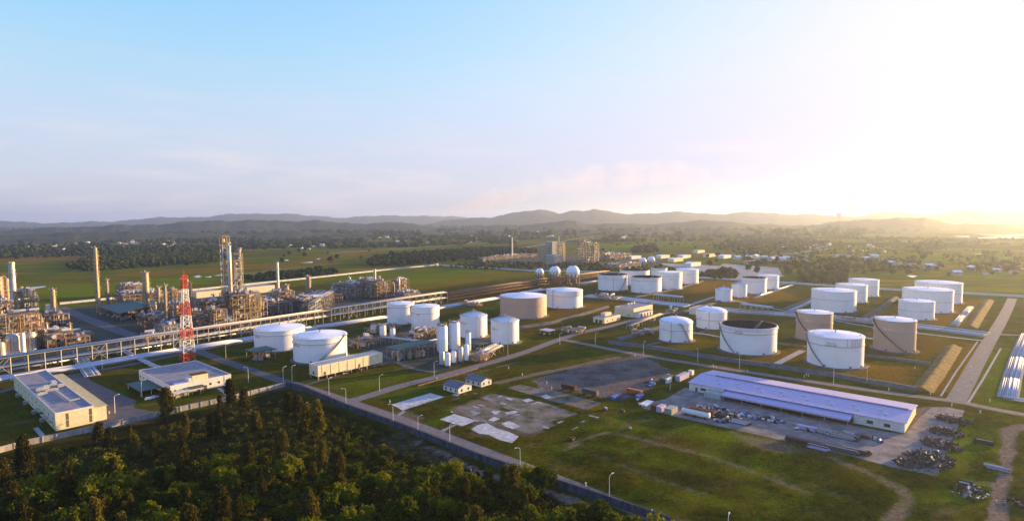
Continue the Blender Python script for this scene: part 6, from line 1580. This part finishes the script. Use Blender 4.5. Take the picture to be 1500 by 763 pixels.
# single trees on the right plain
g2 = random.Random(4)
BT = []
for j in range(3):
    gg = np.random.default_rng(70 + j); c_ = gg.normal(size=(40, 3)) * [1.9, 1.9, 1.5] + [0, 0, 6]; me = quads_mesh('crown', leaf_quads(c_, .9, 16, .8, gg, up=.3), LEAFF)
    tb = trunk_mb(5, .3, 5, gg); tm = bpy.data.meshes.new('trunk'); tm.from_pydata(tb.v, [], tb.f); tm.materials.append(TRUNKM); BT.append((me, tm))
for i in range(110):
    x = g2.uniform(1030, 1500) if i < 80 else g2.uniform(380, 760); y = g2.uniform(372, 405) if i < 80 else g2.uniform(368, 385)
    me, tm = g2.choice(BT); T = root('field_tree', 'single dark tree on the plain ' + ('right of the plant' if i < 80 else 'behind the central field'), 'tree', P(x, y), 'single trees on the plain ' + ('right' if i < 80 else 'centre')); s = g2.uniform(.7, 1.5); T.scale = (s, s, s); T.rotation_euler = (0, 0, g2.uniform(0, 6))
    for n_, m_ in (('trunk', tm), ('crown', me)): o = bpy.data.objects.new(n_, m_); COL.objects.link(o); o.parent = T
# ---------------------------------------------------------------- village houses
HP = []
for j, (a_, b_, h_) in enumerate(((9, 13, 4), (8, 22, 4.5), (12, 16, 7))):
    w_ = MB(); w_.box(-U * a_ / 2 - V * b_ / 2, a_, b_, h_)
    for v_ in (-b_ / 2, b_ / 2 - .3):
        pts = [G((0, 0, 0), -a_ / 2, v_, h_), G((0, 0, 0), a_ / 2, v_, h_), G((0, 0, 0), 0, v_, h_ + 2.4)]; w_.add([*pts, *[p + V * .3 for p in pts]], [(0, 1, 2), (5, 4, 3), (0, 3, 4, 1), (1, 4, 5, 2), (2, 5, 3, 0)])
    wm = bpy.data.meshes.new('wall'); wm.from_pydata(w_.v, [], w_.f); wm.materials.append(HOUSEW)
    r_ = MB()
    for s in (-1, 1):
        p = [G((0, 0, 0), s * (a_ / 2 + .6), -b_ / 2 - .5, h_ - .2), G((0, 0, 0), s * (a_ / 2 + .6), b_ / 2 + .5, h_ - .2), G((0, 0, 0), 0, b_ / 2 + .5, h_ + 2.5), G((0, 0, 0), 0, -b_ / 2 - .5, h_ + 2.5)]
        if s > 0: p = p[::-1]
        r_.hexa([*p, *[q + K * .3 for q in p]])
    rm = bpy.data.meshes.new('roof'); rm.from_pydata(r_.v, [], r_.f); rm.materials.append(HOUSER if j < 2 else ROOFW); HP.append((wm, rm))
vz = [((20, 355, 130, 368), 26, 'left of the dark wood'), ((160, 351, 255, 364), 48, 'beyond the dark wood'), ((330, 356, 480, 366), 12, 'far behind the tall tower'), ((555, 343, 700, 358), 18, 'on the wooded plain at centre'), ((700, 341, 920, 350), 14, 'below the central hills'), ((1120, 358, 1300, 384), 22, 'on the right plain'), ((1300, 385, 1500, 404), 11, 'near the right pond'), ((1060, 372, 1180, 386), 16, 'right of the far works'), ((1050, 322, 1200, 332), 8, 'in the haze below the right hills')]
for (x0, y0, x1, y1), n, zn in vz:
    for i in range(n):
        x, y = g2.uniform(x0, x1), g2.uniform(y0, y1); wm, rm = g2.choice(HP); T = root('village_house', 'small village house ' + zn, 'house', P(x, y), 'village houses ' + zn); T.rotation_euler = (0, 0, g2.uniform(0, 3)); s = g2.uniform(.8, 1.3) * (1.25 if y < 350 else 1); s *= .82; T.scale = (s, s, s)
        for n_, m_ in (('wall', wm), ('roof', rm)): o = bpy.data.objects.new(n_, m_); COL.objects.link(o); o.parent = T

# ================================================================= HAZE AND SMOKE
def vol(name, density, col, aniso, noise_=None):
    m = bpy.data.materials.new(name); m.use_nodes = True; t = m.node_tree; t.nodes.clear(); o = t.nodes.new('ShaderNodeOutputMaterial'); v = t.nodes.new('ShaderNodeVolumePrincipled')
    v.inputs['Color'].default_value = (*col, 1); v.inputs['Density'].default_value = density; v.inputs['Anisotropy'].default_value = aniso; t.links.new(v.outputs[0], o.inputs['Volume']); return m, t, v
hm, _, _ = vol('haze_air', 6.4e-5, (.64, .74, 1.0), .6)
b = MB(); zt = 330; b.add([(x, y, z) for z in (-6, zt) for x, y in ((-19000, -19000), (19000, -19000), (19000, 19000), (-19000, 19000))], [(3, 2, 1, 0), (4, 5, 6, 7), (0, 1, 5, 4), (1, 2, 6, 5), (2, 3, 7, 6), (3, 0, 4, 7)])
o = b.build('haze', hm); tag(o, 'thin evening haze over the whole plain', 'haze', kind='stuff')

def plume(name, label, pts, dens, col, n=14, lo=.42, hi=.72, sc=.0035):
    """smoke: (px, py, distance, radius) points; a soft edged noisy volume"""
    pp = []
    for x, y, D, r in pts:
        q = _f * FPX + _r * (x - CX) - _u * (y - CY); q = q / math.hypot(q.x, q.y) * D; pp.append((CAM + q, r))
    b = MB(); rings = []
    for i, (p, r) in enumerate(pp):
        a_ = pp[max(i - 1, 0)][0]; c_ = pp[min(i + 1, len(pp) - 1)][0]; d = (c_ - a_).normalized(); x = d.cross(Vector((0, 1, 0))).normalized(); y = d.cross(x)
        rings += [p + (x * math.cos(2 * math.pi * k / n) + y * math.sin(2 * math.pi * k / n)) * r for k in range(n)]
    N_ = len(pp); b.add(rings, [(i * n + k, i * n + (k + 1) % n, (i + 1) * n + (k + 1) % n, (i + 1) * n + k) for i in range(N_ - 1) for k in range(n)] + [tuple(range(n - 1, -1, -1)), tuple((N_ - 1) * n + k for k in range(n))])
    m, t, v = vol(name + '_air', dens, col, .3)
    g_ = t.nodes.new('ShaderNodeNewGeometry'); ns = t.nodes.new('ShaderNodeTexNoise'); ns.inputs['Scale'].default_value = sc; ns.inputs['Detail'].default_value = 3
    mr = t.nodes.new('ShaderNodeMapRange'); mr.inputs[1].default_value = lo; mr.inputs[2].default_value = hi; mr.inputs[4].default_value = dens
    t.links.new(g_.outputs['Position'], ns.inputs[0]); t.links.new(ns.outputs[0], mr.inputs[0]); t.links.new(mr.outputs[0], v.inputs['Density'])
    o = b.build(name, m); tag(o, label, 'smoke', kind='stuff')
plume('smoke', 'faint pinkish smoke drifting right above the distant hills', [(634, 322, 7600, 20), (665, 309, 7650, 60), (700, 297, 7700, 110), (745, 284, 7750, 150), (800, 272, 7800, 190), (870, 262, 7900, 200), (950, 254, 8000, 190), (1040, 250, 8100, 120)], 7e-4, (.90, .72, .66))
plume('smoke_column', 'pinkish smoke rising from a burning field below the distant hills', [(633, 323, 7500, 12), (648, 316, 7510, 35), (668, 308, 7530, 60), (695, 301, 7560, 85), (725, 294, 7600, 100), (750, 289, 7650, 105), (790, 284, 7700, 60)], 1.5e-3, (.86, .62, .54), lo=.25, hi=.75, sc=.008)
